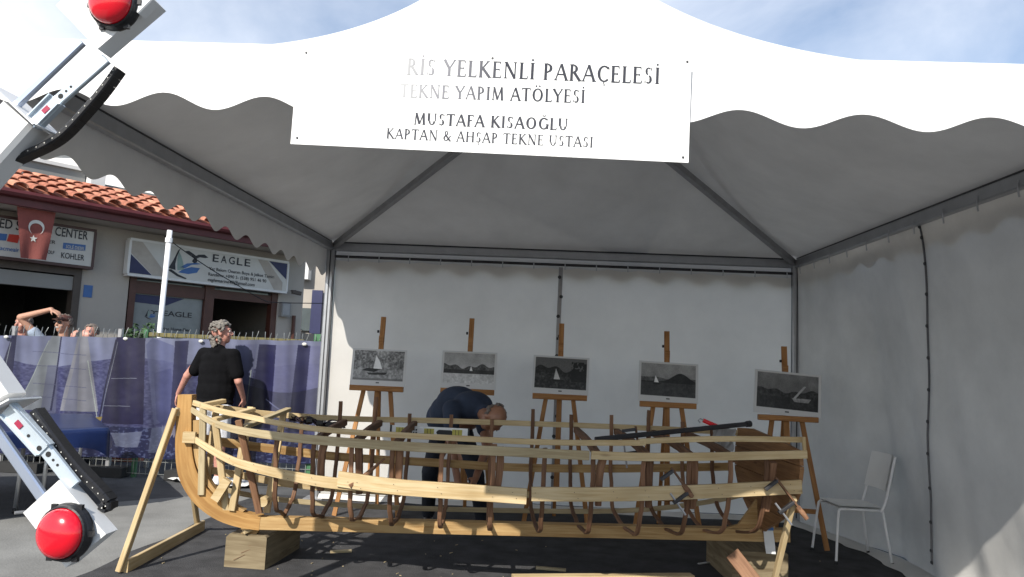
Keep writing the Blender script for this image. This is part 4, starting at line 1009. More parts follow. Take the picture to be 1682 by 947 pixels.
# fascia, gutter and tiled roof
OV = .62
put('soffit', fbox(SL, SRt-.1, ze-.02, ze+.02, -.0, OV-.05), 'wall', bld)
fz0 = fs(240, 372, OV)[1]
put('fascia', MB().beam([P_(SL-.1, fz0+.085, OV), P_(fs(482, 408, OV)[0], fz0+.085, OV)], .05, .18), 'gutter', bld)
put('gutter', MB().tube([P_(SL-.1, fz0+.15, OV+.07), P_(fs(484, 408, OV)[0], fz0+.15, OV+.07)], .055, 8), 'gutter', bld)
sl = R(17); rd = (-fn_*math.cos(sl)+V((0,0,math.sin(sl))))      # up the roof
rn = (fn_*math.sin(sl)+V((0,0,math.cos(sl))))
s_end = fs(470, 400, OV)[0]; base_z = fz0+.19
deck = MB(); deck.add([P_(SL-.1, base_z, OV+.0), P_(s_end+.1, base_z, OV), P_(s_end+.1, base_z, OV)+rd*2.0, P_(SL-.1, base_z, OV)+rd*2.0], [(0,1,2,3)])
dk = put('roof_deck', deck, 'tile2', bld)
# barrel tiles: one mesh, copied
TW, TL = .235, .40
def tile_mesh():
    mb = MB(); n = 7
    for inner in (0, 1):
        pass
    ring = lambda x, r, dz: [V((x, math.cos(math.pi*i/n)*r, math.sin(math.pi*i/n)*r*.75+dz)) for i in range(n+1)]
    o0, o1 = ring(0, .095, .03), ring(TL+.05, .078, .0); i0, i1 = ring(0, .080, .028), ring(TL+.05, .064, -.0)
    vs = o0+o1+i0+i1; k = n+1; fs_ = []
    for i in range(n):
        fs_ += [(i, i+1, k+i+1, k+i), (2*k+i+1, 2*k+i, 3*k+i, 3*k+i+1), (i+1, i, 2*k+i, 2*k+i+1)]
    return MB().add(vs, fs_)
tm = tile_mesh(); me = None; cnt = 0
cols = int((s_end-(SL+.9))/TW); mats3 = [M['tile'], M['tile2'], M['tile3']]
meshes = []
for mm_ in mats3:
    x = bpy.data.meshes.new('tile'); x.from_pydata([tuple(v) for v in tm.v], [], tm.f); x.materials.append(mm_); x.polygons.foreach_set('use_smooth', [True]*len(x.polygons)); x.update(); meshes.append(x)
for c_ in range(cols):
    for r_ in range(5):
        if cnt >= 290: break
        s = s_end-.05-c_*TW
        o = bpy.data.objects.new('roof_tile', meshes[rng.choice([0,0,1,1,2])]); COL.objects.link(o); o.parent = bld
        p = P_(s+rng.uniform(-.008,.008), base_z, OV+.10)+rd*(r_*TL)+rn*(.01+rng.uniform(0,.008))-worldloc(bld)
        ax = rd.copy(); ay = fd.copy()*1; az = ax.cross(ay)
        if az.z < 0: ay = -ay; az = ax.cross(ay)
        mt = Matrix((ax, ay, az)).transposed().to_4x4(); mt.translation = p
        o.matrix_local = mt @ Matrix.Rotation(rng.uniform(-.03,.03), 4, 'Z'); cnt += 1
# upper storey set back
up = thing('upper_house', 'white upper house wall with a projecting pillar rising behind the tiled roof', 'building', tuple(P_(0, 0, -3)))
O2 = -1.9
def fs2(x, y): return fs(x, y, O2)
u0, uz = fs2(12, 255); u1, uz1 = fs2(141, 283); 
put('wall', fbox(fs2(-300,300)[0], u1, 3.0, (uz+uz1)/2, O2-.3, O2), 'wall_grey', up)
put('coping', fbox(fs2(-300,300)[0], u1+.0, (uz+uz1)/2, (uz+uz1)/2+.06, O2-.34, O2+.05), 'wall_white', up)
u2 = fs2(165, 300)[0]
put('pillar', fbox(u1+.02, u2, 3.0, (uz+uz1)/2+.10, O2-.2, O2+.22), 'wall_white', up)
v0, vz = fs2(250, 318); 
put('wall', fbox(u2+.01, fs2(330, 320)[0], 3.0, (vz+fs2(166,300)[1])/2, O2-.3, O2-.02), 'wall_grey', up)
# tall white house behind, facing the sun
hs = thing('white_house', 'tall sunlit white house standing behind the shop building', 'building', tuple(U(120, 300, 22)))
hz = U(100, 225, 22).z
mb = MB(); xa, xb = U(-420, 260, 22).x, U(262, 300, 22).x; mb.boxr(xa, xb, 22, 30, .0, hz-.5); hw = put('wall', mb, 'wall_white', hs)
for i in range(6):
    x = xa+1.5+i*2.2
    w = put('window', MB().boxr(x, x+1.0, 21.93, 21.99, 4.2, 5.3), 'brownframe', hs); put('pane', MB().boxr(x+.07, x+.93, 21.90, 21.925, 4.27, 5.23), 'glass', w)
put('cornice', MB().boxr(xa-.1, xb+.1, 21.8, 30.1, hz-.5, hz-.35), 'wall_white', hs)
# small white house visible in the gap beside the tent post
h2 = thing('narrow_house', 'narrow pale house with white corner pier seen between shop and tent post', 'building', tuple(U(520, 420, 17)))
y2 = 16.5; g0, g1 = U(499, 450, y2).x, U(640, 450, y2).x
put('wall', MB().boxr(g0, g1, y2, y2+4, 0, U(520, 405, y2).z), 'wall', h2)
put('corner_pier', MB().boxr(g0-.05, U(512,450,y2).x, y2-.25, y2-.01, U(505, 460, y2).z, U(505, 412, y2).z), 'wall_white', h2)
put('window', MB().boxr(U(496,500,y2-.1).x, U(516,500,y2-.1).x, y2-.06, y2-.01, U(505,543,y2).z, U(505,506,y2).z), 'glass', h2)
put('blue_panel', MB().boxr(U(514,500,y2).x, U(531,500,y2).x, y2-.12, y2-.05, U(520,548,y2).z, U(520,477,y2).z), 'navy', h2)
put('low_wall', MB().boxr(U(486,500,y2-1).x, U(560,500,y2-1).x, y2-1.2, y2-1.0, 0, U(505,548,y2-1).z), 'wall', h2)
# wall plate and camera
wp = thing('wall_plate', 'small blue number plate on the beige pier between the two shops', 'plate', tuple(P_(*fs(145, 478), .01)))
s0, z0 = fs(144, 478); put('plate', fbox(s0-.06, s0+.06, z0-.09, z0+.09, .0, .012), 'blueprint', wp)
mt_ = thing('meter_box', 'small grey electric box on the wall right of the dark shop opening', 'box', tuple(P_(*fs(466, 508), .01)))
s0, z0 = fs(465, 508); put('case', fbox(s0-.09, s0+.09, z0-.13, z0+.13, .0, .10), 'wall_grey', mt_); put('door', fbox(s0-.07, s0+.07, z0-.1, z0+.1, .10, .108), 'alu_dull', mt_)
sc2_ = thing('security_camera', 'tiny dark security camera just right of the shop signboard', 'camera', tuple(P_(*fs(478, 479), .1)))
s0, z0 = fs(478, 480); put('arm', MB().tube([P_(s0, z0+.03, 0), P_(s0, z0+.03, .15)], .012, 6), 'darkframe', sc2_); put('body', MB().beam([P_(s0-.08, z0, .16), P_(s0+.08, z0-.02, .2)], .07, .07), 'darkframe', sc2_)
pp_ = thing('drain_pipe', 'thin brown pipe standing on the beige wall right of the meter box', 'pipe', tuple(P_(*fs(480, 540), .05)))
put('pipe', MB().tube([P_(fs(479,555)[0], .0, .06), P_(fs(480,518)[0], fs(480,518)[1], .06)], .035, 8), 'brownframe', pp_)
cb = thing('overhead_cable', 'thin dark cable sagging across the shop front below the signboard', 'cable', tuple(P_(*fs(420, 490), .3)))
put('cable', MB().tube(smooth([P_(*fs(270, 388, .3), .3), P_(*fs(330, 432, .3), .3), P_(*fs(388, 467, .3), .3), P_(*fs(430, 492, .3), .3), P_(*fs(445, 497, .3), .3), P_(*fs(540, 498, .3), .3)], 2), .008, 5), 'black', cb)
# white pole in front of the shops
po = thing('white_pole', 'slim white metal pole standing in front of the shop signs', 'pole', tuple(U(262, 560, 9.4)))
a, b = U(279, 378, 9.4), U(261, 556, 9.4); d = (b-a).normalized(); bot = a+d*((a.z)/-d.z)
put('tube', MB().tube([a, bot], .033, 10), 'white_metal', po, True); put('collar', MB().tube([a+d*.10, a+d*.16], .045, 10), 'white_metal', po)

# ============================================================ FENCE and PRINT
YFN = 8.62
fe = thing('mesh_fence', 'galvanised wire mesh fence carrying the printed regatta banner', 'fence', (-4, YFN, 0))
x0, x1 = U(-160, 600, YFN).x, U(640, 600, YFN).x; zt = U(60, 540, YFN).z; ztr = U(500, 552, YFN).z
top = lambda x: zt+(ztr-zt)*((x-U(60,540,YFN).x)/(U(500,552,YFN).x-U(60,540,YFN).x))
mb = MB(); n = int((x1-x0)/.075)
for i in range(n+1):
    x = x0+i*.075; t = top(x)
    mb.add([V((x-.0035, YFN, .04)), V((x+.0035, YFN, .04)), V((x+.003, YFN+.005, t-.12)), V((x-.003, YFN+.005, t-.12))], [(0,1,2,3)])
    j = .018*math.sin(i*2.4); mb.tube([(x, YFN, t-.13), (x+j, YFN-.01, t-.04), (x+.2*j, YFN+.02, t+.035+.012*math.sin(i*5.1))], .0045, 4)
for k in range(9):
    z = .05+k*.14; mb.beam([(x0, YFN+.006, z), (x1, YFN+.006, z)], .006, .007, c=0)
mb.beam([(x0, YFN+.006, top(x0)-.13), (x1, YFN+.006, top(x1)-.13)], .007, .009, c=0)
put('wire', mb, 'wire', fe, kind='stuff')
for x in (-6.3, -5.0, U(238,550,YFN).x, -2.6, U(516,550,YFN).x+.02, .2):
    if x < x1: put('post', MB().beam([(x, YFN+.04, 0), (x, YFN+.04, top(x)+.03)], .05, .05, up=V((0,1,0))), 'green' if -4.9 < x < -2 else 'alu_dull', fe)
put('top_rail', MB().beam([U(246, 549, YFN+.05), U(500, 561, YFN+.05)], .04, .05), 'olive', fe)
for i in range(6):
    x = -6.0+i*1.0
    put('concrete_foot', MB().box((x, YFN+.0, .06), (.5, .22, .11)), 'hole', fe)
def photo_print():
    w, h = 1500, 420; X0, X1, Y0, Y1 = -180., 640., 548., 758.
    sx = (X1-X0)/w; sy = (Y1-Y0)/h; yy, xx = np.mgrid[0:h, 0:w]; X = xx*sx+X0; Y = yy*sy+Y0
    n1 = vnoise(h, w, 6); n2 = vnoise(h, w, 30, 3); n3 = vnoise(h, w, 90, 2)
    a = np.zeros((h, w, 3)); c = lambda r, g, b: np.array([r, g, b], float)
    a[:] = c(128, 126, 172); a += (n1[..., None]-.5)*34
    hill = Y > 592+8*np.sin(X*.02)+14*(n1-.5); a[hill] = c(72, 70, 122); a[hill] += ((n3-.5)[..., None]*60)[hill]
    sea = Y > 700+.02*X; a[sea] = c(34, 36, 84); sp = (n3 > .62) & sea; a[sp] = c(84, 88, 140)
    def poly(pts, col, al=1.0, tex=14):
        mk = polymask(h, w, pts, X0, Y0, sx, sy); a[mk] = a[mk]*(1-al)+(c(*col)+((n1-.5)*tex)[mk][:, None]*c(1,1,1))*al
    def line(pts, col, wd=1.2):
        for (xa, ya), (xb, yb) in zip(pts[:-1], pts[1:]):
            d = math.hypot(xb-xa, yb-ya); nx, ny = -(yb-ya)/d*wd/2, (xb-xa)/d*wd/2
            poly([(xa+nx,ya+ny),(xb+nx,yb+ny),(xb-nx,yb-ny),(xa-nx,ya-ny)], col, 1, 0)
    poly([(24,548),(33,548),(20,660),(-10,660)], (44,42,82)); poly([(-60,548),(-20,548),(-40,740),(-110,740)], (50,48,92))
    poly([(90,548),(108,548),(88,680),(36,680)], (140,138,158), .9); poly([(84,600),(72,690),(95,690),(100,600)], (100,98,140), .7)
    poly([(136,548),(152,548),(166,680),(104,680)], (150,142,166), .92); poly([(140,552),(134,680),(112,680)], (122,118,158), .7)
    line([(106,548),(88,680)], (40,38,80), 2.6); line([(22,560),(2,660)], (170,170,190), 1); line([(86,556),(36,680)], (180,180,190), 1); line([(152,590),(164,690)], (190,188,200), 1.2)
    for yy0 in (575, 600, 632, 655): line([(60, yy0),(150, yy0+6)], (90,88,130), .9)
    poly([(197,548),(246,548),(242,700),(172,700),(184,620)], (38,32,74)); line([(196,552),(168,690)], (30,26,60), 2.2); line([(199,556),(170,694)], (150,150,170), .9)
    line([(188,621),(232,619)], (140,138,165), 1); line([(176,669),(222,668)], (140,138,165), 1)
    poly([(247,560),(256,548),(292,560),(300,680),(258,700)], (96,96,150), .8); poly([(258,610),(288,600),(296,720),(262,690)], (70,70,126), .7)
    poly([(294,552),(318,552),(305,700),(286,700)], (40,38,86)); poly([(398,556),(427,556),(415,660),(392,690)], (110,108,160), .8); line([(418,600),(410,665)], (190,190,205), 1.6)
    poly([(430,556),(458,556),(448,700),(414,700)], (38,36,84)); poly([(458,556),(492,556),(484,700),(449,700)], (116,112,166), .85)
    poly([(494,556),(513,556),(500,700),(478,700)], (40,38,88)); poly([(513,556),(560,556),(552,700),(500,700)], (118,114,168), .85)
    poly([(555,556),(590,556),(570,720),(540,720)], (50,48,96))
    yh = Y > 628+10*np.sin(X*.03); mk = yh & (X > 392) & (Y < 704); a[mk] *= .72
    for x in range(270, 420, 5):
        k = rngp.rand(); poly([(x,712-10*k),(x+3,706-12*k),(x+6,715),(x+2,722)], (120+70*k,110+60*k,150+40*k), .8)
    poly([(188,716),(240,712),(232,740),(196,738)], (130,130,172), .8); poly([(255,705),(285,700),(282,745),(250,748)], (120,122,168), .7)
    poly([(158,690),(174,688),(168,700),(160,700)], (150,120,60), .9)
    line([(440,650),(510,700)], (120,118,170), 2)
    fold = 1+.10*np.sin(X*.11+n1*4)+.05*np.sin(X*.31); a = a*fold[..., None]
    a = np.clip(a*np.array([.68, .72, .65]), 2, 255)/255; return (np.where(a <= .04045, a/12.92, ((a+.055)/1.055)**2.4)**1.0).astype(np.float32), (X0, X1, Y0, Y1)
arr, _ = photo_print()
def to_s(a): return np.where(a <= .0031308, a*12.92, 1.055*np.power(a, 1/2.4)-.055).astype(np.float32)
rp_ = thing('regatta_banner', 'long violet blue printed banner with sailing yachts tied along the mesh fence', 'banner', (-3.5, YFN-.03, 1))
cc = [U(-180, 547, YFN-.03), U(640, 562, YFN-.03), U(640, 766, YFN-.03), U(-180, 738, YFN-.03)]
def pf(a, b):
    p = cc[0].lerp(cc[1], a).lerp(cc[3].lerp(cc[2], a), b)
    return p+V((0, .018*math.sin(a*60+b)+.012*math.sin(a*151+1)*(.4+b)-.02, .008*math.sin(a*90)*(b-.5)))
o = put('sheet', MB().grid(pf, 260, 14), imgmat('regatta_print', to_s(arr), .38, bump=.2, bscale=4), rp_, True)
uvl = o.data.uv_layers[0].data
for l in uvl: l.uv[1] = 1-l.uv[1]
for x, y in ((10,553),(206,556),(500,565),(330,560)):
    p = U(x, y, YFN-.07); put('tie', MB().sphere(p, (.03, .015, .02), 8, 6), 'signwhite', rp_)
# potted plants and clutter behind the fence
for i, (px, yy, sc, lab) in enumerate(((216, 9.9, .8, 'small leafy plant with yellowish leaves behind the fence'), (236, 9.9, 1.0, 'small green plant beside the green fence post'))):
    pc = U(px, 545, yy); pt = thing('potted_plant', lab, 'plant', (pc.x, yy, 0))
    put('pot', MB().lathe([(0,0),(.16,0),(.2,pc.z-.35),(.18,pc.z-.35),(0,pc.z-.38)], (pc.x, yy, 0), (0,0,1), 12), 'tile2', pt)
    g = MB(); r2 = random.Random(i)
    for k in range(90):
        a = r2.uniform(0, 6.28); rr2 = r2.uniform(0, .17)*sc; z = pc.z-.3+r2.uniform(0, .42)*sc; p = V((pc.x+rr2*math.cos(a), yy+rr2*math.sin(a), z)); d = V((r2.uniform(-1,1), r2.uniform(-1,1), r2.uniform(-.3,1))).normalized()*.05; e = d.orthogonal().normalized()*.018
        g.add([p-d, p+e, p+d, p-e], [(0,1,2,3)])
    put('foliage', g, 'leaf', pt, kind='stuff')
# ============================================================ TABLE with blue cloth
tb_ = thing('folding_table', 'folding table on metal legs under a dark blue cloth at the left', 'table', tuple(G(80, 838)))
TZ = .76; q = [G(-190, 716, TZ), G(150, 716, TZ), G(182, 682, TZ), G(-110, 680, TZ)]
q[1] = G(178, 703, TZ); q[0] = G(-230, 718, TZ); q[2] = G(150, 680, TZ); q[3] = G(-160, 676, TZ)
put('top', MB().prism([p-V((0,0,.03)) for p in q], V((0,0,.022))), 'alu_dull', tb_)
for k, (px, py) in enumerate(((24, 842), (122, 800), (66, 838), (150, 770))):
    ft = G(px, py, .02); tp2 = V((ft.x+(.05 if k % 2 else .02), ft.y, TZ-.04))
    l_ = put('leg', MB().tube([ft, tp2], .018, 8), 'chrome', tb_, True)
    put('caster', MB().lathe([(0,-.012),(.03,-.012),(.03,.012),(0,.012)], ft+V((0,0,.02)), (1,.2,0), 12), 'black', l_)
put('crossbar', MB().tube([G(24,842,.3), G(66,838,.3)], .012, 6), 'chrome', tb_)
tc_ = thing('blue_tablecloth', 'glossy dark blue cloth draped over the folding table', 'tablecloth', tuple((q[0]+q[2])/2))
cen = (q[0]+q[1]+q[2]+q[3])/4
def cl(a, b):
    # a around the edge, b: 0 centre .. .5 edge .. 1 hem
    t = a*4; i = int(t) % 4; p = q[i].lerp(q[(i+1) % 4], t-int(t))
    if b <= .5: return cen.lerp(p, b*2)+V((0,0,.004))
    k = (b-.5)*2; out_ = (p-cen); out_.z = 0; out_.normalize(); corner = abs((t-int(t))-.5)*2
    return p+out_*(.02+.04*k+.025*k*math.sin(a*70))+V((0,0,.004-.15*k*(1+.75*corner**8)-.01*k*math.sin(a*31)))
put('cloth', MB().grid(cl, 160, 16), 'cloth_blue', tc_, True)

# ============================================================ LAMP MACHINE at the left edge
YM = 1.50
um = lambda x, y, o=0.0: U(x, y, YM)+V((0, o, 0))
hub = um(-169, 401, .06)
mc = thing('lamp_machine', 'machine with two white telescopic arms ending in red dome lamps at the left edge', 'machine', (hub.x, hub.y, 0))
put('mast', MB().beam([(hub.x, hub.y+.05, .02), (hub.x, hub.y+.05, hub.z+.1)], .08, .08, up=V((0,1,0))), 'white_metal', mc)
put('foot_plate', MB().box((hub.x, hub.y+.05, .012), (.6, .6, .02)), 'iron', mc)
put('hub', MB().lathe([(0,-.05),(.10,-.05),(.10,.04),(0,.04)], hub, (0,1,0), 24), 'arm_white', mc)
def lampbox(poly, lc, depth, tilt):
    P = [um(*p) for p in poly]; b = put('lamp_box', MB().prism(P, V((0, depth, 0))), 'arm_white', mc)
    c = um(*lc); ax = V(tilt).normalized(); k = YM/F
    r = 44*k
    put('lamp_collar', MB().lathe([(0,0),(r*1.06,0),(r*1.07,.005),(r*1.03,.012),(r*1.0,.015),(r*.98,.021),(r*.93,.023),(r*.90,.019)], c, ax, 32), 'black', b)
    dome = [(r*.90,.020)]+[(r*.90*math.cos(a), .022+r*.52*math.sin(a)) for a in [i*math.pi/2/9 for i in range(10)]]
    put('lamp_dome', MB().lathe(dome, c, ax, 32), 'red', b, True)
    g = MB(); u = ax.orthogonal().normalized(); w = ax.cross(u)
    for i in range(6):
        a = i*math.pi/3+.3; g.box(c+(u*math.cos(a)+w*math.sin(a))*r*1.05+ax*.008, (.011, .009, .011))
    put('collar_lug', g, 'black', b, kind='stuff')
    return b
lampbox([(160,80),(92,8),(184,-78),(254,0)], (193,9), .05, (-.10,-1,-.08))
lampbox([(38,842),(97,788),(174,877),(108,932)], (112,873), .042, (-.12,-1,.04))
bk = um(240, 8, .02); put('corner_bracket', MB().beam([um(228, 22), um(252, -2)], .03, .02), 'arm_white', mc)
def arm(pts, w, d, nm='arm'):
    return put(nm, MB().beam([um(*p, .035) for p in pts], d, w*YM/F, up=V((0,0,1)) if False else (um(*pts[1])-um(*pts[0])).cross(V((0,1,0))).normalized()), 'arm_white', mc)
arm([(-169,401),(26,184)], 74, .07); arm([(-169,440),(-14,664)], 58, .07)
put('mounting_plate', MB().beam([um(-12,138,.035), um(62,207,.035)], .10, .004, up=(um(62,207)-um(-12,138)).cross(V((0,1,0))).normalized()), 'arm_white', mc)
put('mounting_plate', MB().beam([um(-50,694,.035), um(23,655,.035)], .10, .004, up=(um(23,655)-um(-50,694)).cross(V((0,1,0))).normalized()), 'arm_white', mc)
def rail(a, b, c_, wa, wb):
    a, b, c_ = um(*a, .02), um(*b, .02), um(*c_, .02); d = (c_-a).normalized(); up = d.cross(V((0,1,0))).normalized()
    o = put('slide_rail', MB().beam([a, b], .02, wa*YM/F, up=up, c=.003), 'rail', mc)
    o2 = put('inner_rail', MB().beam([b-d*.01, c_], .012, wb*YM/F, up=up, c=.002), 'rail', mc)
    f_ = -.0105
    for s_ in (-1, 1):
        put('rail_lip', MB().beam([a+up*s_*(wa*.44)*YM/F+V((0,-.013,0)), b+up*s_*(wa*.44)*YM/F+V((0,-.013,0))], .008, .0035, up=up), 'rail', o)
    put('sticker', MB().beam([a+d*.035+V((0,f_-.001,0)), a+d*.052+V((0,f_-.001,0))], .002, .011, up=up), 'redprint', o)
    for t, r_ in ((.075,.0035),(.11,.0055)):
        if (b-a).length > t: put('slot', MB().lathe([(0,.0),(r_,.0)], a+d*t+V((0,f_-.0005,0)), (0,-1,0), 10), 'hole', o)
    for t, r_ in ((.012,.006),(.028,.003),(.042,.003)): put('slot', MB().lathe([(0,0),(r_,0)], b+d*t+V((0,-.0066,0)), (0,-1,0), 10), 'hole', o2)
rail((46,200),(86,160),(166,90), 27, 20); rail((4,672),(66,740),(113,800), 28, 22)
def rod(a, b, w):
    a, b = um(*a, .01), um(*b, .01); put('steel_rod', MB().beam([a, b], .014, w*YM/F, up=(b-a).cross(V((0,1,0))).normalized(), c=.003), 'rod', mc)
rod((22,170),(131,66), 13); rod((-40,668),(72,828), 18)
def chain(pts, n, wd):
    P = smooth([um(*p, .05) for p in pts], 3); L = [0]
    for a, b in zip(P[:-1], P[1:]): L.append(L[-1]+(b-a).length)
    def at(t):
        t *= L[-1]
        for i in range(len(P)-1):
            if L[i+1] >= t: return P[i].lerp(P[i+1], (t-L[i])/(L[i+1]-L[i]))
        return P[-1]
    ch = put('cable_chain', MB().beam(P, .02, wd*.5*YM/F, up=V((0,0,1))), 'black', mc)
    for i in range(n):
        a, b = at(i/n), at((i+.985)/n); up = (b-a).cross(V((0,1,0))).normalized()
        l_ = put('chain_link', MB().beam([a, b], .034, wd*YM/F, up=up, c=.003), 'black', ch)
        q = a.lerp(b, .5)+V((0,-.018,0))
        put('link_hole_light', MB().lathe([(0,0),(.0015,0)], q+V((0,-.0005,0)), (0,-1,0), 8), 'signwhite', ch)  # white disc painted as light showing through a hole in the link
chain([(-20,262),(25,242),(60,226),(86,208),(120,170),(150,136),(176,99)], 17, 11)
chain([(34,676),(66,722),(106,774),(144,812),(164,836),(156,844),(146,836)], 17, 14)

# ============================================================ PEOPLE
def fuse(name, prims, voxel, m, parent, sm=3, **kw):
    """union of tapered limbs and ellipsoids grown into one continuous skin"""
    mb = MB()
    for p in prims:
        if p[0] == 'c':
            _, a, b, r0, r1 = p; a, b = V(a), V(b); n = max(2, int((b-a).length/(.35*min(r0, r1)+.002))); n = min(n, 14)
            ax = (b-a)
            if ax.length < 1e-5: continue
            mb.tube([a, b], 1, 10, scl=[r0, r1]); mb.sphere(a, r0, 12, 8); mb.sphere(b, r1, 12, 8)
        else:
            _, c, r = p[:3]; o = MB().sphere((0,0,0), r, 16, 10)
            Rm = p[3] if len(p) > 3 else Matrix.Identity(3)
            mb.add([V(c)+Rm @ v for v in o.v], o.f)
    o = put('tmp', mb, m, None)
    bm = bmesh.new(); bm.from_mesh(o.data); bmesh.ops.recalc_face_normals(bm, faces=bm.faces); bm.to_mesh(o.data); bm.free()
    r = o.modifiers.new('r', 'REMESH'); r.mode = 'VOXEL'; r.voxel_size = voxel; r.use_smooth_shade = True
    s = o.modifiers.new('s', 'SMOOTH'); s.iterations = sm; s.factor = .5
    bpy.context.view_layer.update()
    me = bpy.data.meshes.new_from_object(o.evaluated_get(bpy.context.evaluated_depsgraph_get())); bpy.data.objects.remove(o)
    vs = [v.co.copy() for v in me.vertices]; fs_ = [list(p.vertices) for p in me.polygons]; bpy.data.meshes.remove(me)
    return put(name, MB().add(vs, fs_), m, parent, True, **kw)
def rotm(z=0, x=0, y=0): return Matrix.Rotation(z, 3, 'Z') @ Matrix.Rotation(x, 3, 'X') @ Matrix.Rotation(y, 3, 'Y')
def head(c, Rm, k=1.0):
    """face looks along +Y of Rm"""
    c = V(c); f = lambda x, y, z: c+Rm @ (V((x, y, z))*k)
    return [('e', f(0,-.012,.02), (.074*k,.092*k,.088*k), Rm), ('e', f(0,.022,-.035), (.060*k,.068*k,.078*k), Rm), ('e', f(0,.045,-.082), (.036*k,.036*k,.030*k), Rm),
            ('c', f(0,.085,.015), f(0,.104,-.018), .010*k, .015*k), ('e', f(0,.072,.032), (.052*k,.020*k,.013*k), Rm), ('e', f(0,.078,-.050), (.026*k,.014*k,.014*k), Rm),
            ('e', f(.076,-.005,-.005), (.010*k,.020*k,.032*k), Rm), ('e', f(-.076,-.005,-.005), (.010*k,.020*k,.032*k), Rm),
            ('e', f(.038,.058,-.025), (.024*k,.024*k,.026*k), Rm), ('e', f(-.038,.058,-.025), (.024*k,.024*k,.026*k), Rm)]
def eyes(c, Rm, parent, k=1.0):
    for s in (-1, 1):
        e = V(c)+Rm @ (V((s*.032, .083, .014))*k)
        e = e-Rm @ V((0,.004,0))*k; put('eye', MB().sphere(e, .009*k, 10, 6), 'signwhite', parent, True); put('pupil', MB().sphere(e+Rm @ V((0, .008*k, 0)), .005*k, 8, 5), 'black', parent, True)
def hand(wr, d, nrm, curl=.6, side=1, k=1.0):
    """wr wrist, d direction of the palm, nrm back of the hand normal"""
    d = V(d).normalized(); nrm = V(nrm); nrm = (nrm-d*nrm.dot(d)).normalized(); sd = d.cross(nrm)*side; wr = V(wr); pr = []
    for j in range(4):
        o = (j-1.5)*.021*k; pr.append(('c', wr+d*.015*k+sd*o*.6, wr+d*.09*k+sd*o, .013*k, .011*k))
        b = wr+d*.09*k+sd*o; L = (.070, .082, .078, .060)[j]*k; a1 = curl*(.6+.12*j); dd = d*math.cos(a1)-nrm*math.sin(a1); m1 = b+dd*L*.5; a2 = a1+curl*.9; dd2 = d*math.cos(a2)-nrm*math.sin(a2)
        pr += [('c', b, m1, .0095*k, .0085*k), ('c', m1, m1+dd2*L*.5, .0085*k, .007*k)]
    tb = wr+d*.03*k-sd*.03*k; t1 = tb+(d*.6-sd*.7-nrm*.3).normalized()*.035*k
    pr += [('c', wr+d*.01*k-sd*.01*k, tb, .014*k, .012*k), ('c', tb, t1, .012*k, .0095*k), ('c', t1, t1+(d-sd*.25-nrm*.4).normalized()*.03*k, .0095*k, .008*k)]
    return pr
# --- standing man, seen from behind
FM = G(341, 802); fm = V((FM.x, FM.y, .012))
pm = thing('person', 'person with grey curly hair, black t-shirt and white shorts standing behind the bow', 'person', tuple(fm))
rz = Matrix.Rotation(R(-14), 3, 'Z')
def q(x, y, z): return fm+rz @ V((x, y, z*1.0))
Hh = Matrix.Rotation(R(-72), 3, 'Z') @ Matrix.Rotation(R(4), 3, 'X')
hc = q(.01, .01, 1.70)
skin_ = [('c', q(0,-.01,1.44), q(.01,.0,1.60), .062, .058)]+head(hc, Hh, 1.08)
for s in (-1, 1):
    skin_ += [('c', q(s*.11,0,.60), q(s*.12,.0,.50), .072, .058), ('c', q(s*.12,0,.50), q(s*.125,-.02,.34), .058, .060), ('c', q(s*.125,-.02,.34), q(s*.13,-.01,.10), .056, .038), ('c', q(s*.13,-.02,.06), q(s*.14,.13,.04), .035, .035)]
skin_ += [('e', q(0,0,.95), (.16,.11,.13)), ('e', q(0,0,1.25), (.17,.11,.22)), ('c', q(-.10,0,.9), q(-.11,0,.6), .09, .072), ('c', q(.10,0,.9), q(.11,0,.6), .09, .072)]
skin_ += [('c', q(-.20,0,1.44), q(-.38,-.02,1.20), .052, .045), ('c', q(-.38,-.02,1.20), q(-.53,.04,.99), .042, .028)]+hand(q(-.53,.04,.99), rz @ V((-.22,.1,-1)), rz @ V((-1,-.3,.2)), .55, 1)
skin_ += [('c', q(.20,0,1.44), q(.285,.0,1.17), .052, .045), ('c', q(.285,.0,1.17), q(.25,.16,.98), .042, .028)]+hand(q(.25,.16,.98), rz @ V((-.2,.5,-1)), rz @ V((1,0,0)), .6, -1)
put_b = fuse('body', skin_, .0085, 'skin_red', pm, 3)
eyes(hc, Hh, pm, 1.08)
r2 = random.Random(5); hp = []
for i in range(300):
    a = r2.uniform(-math.pi, math.pi); ph = r2.uniform(-.75, 1.25); v = V((math.cos(ph)*math.sin(a), math.cos(ph)*math.cos(a), math.sin(ph)))
    if v.y > .48 and v.z < .55: continue
    if v.y > .15 and v.z < -.1: continue
    k = .104+r2.uniform(-.006, .016); c_ = hc+Hh @ (V((v.x*k*.96, v.y*k*1.08-.015, v.z*k*1.12+.01+(-.045 if v.z < 0 else 0)))); rr2 = r2.uniform(.011, .019); hp.append(('e', c_, (rr2,)*3))
for i in range(60):
    a = r2.uniform(-1, 1); hp.append(('e', hc+Hh @ V((.095*math.sin(a*1.7), -.095*math.cos(a), -.10-r2.uniform(0,.07))), (r2.uniform(.011,.018),)*3))
fuse('hair', hp, .006, 'hair_grey', pm, 3)
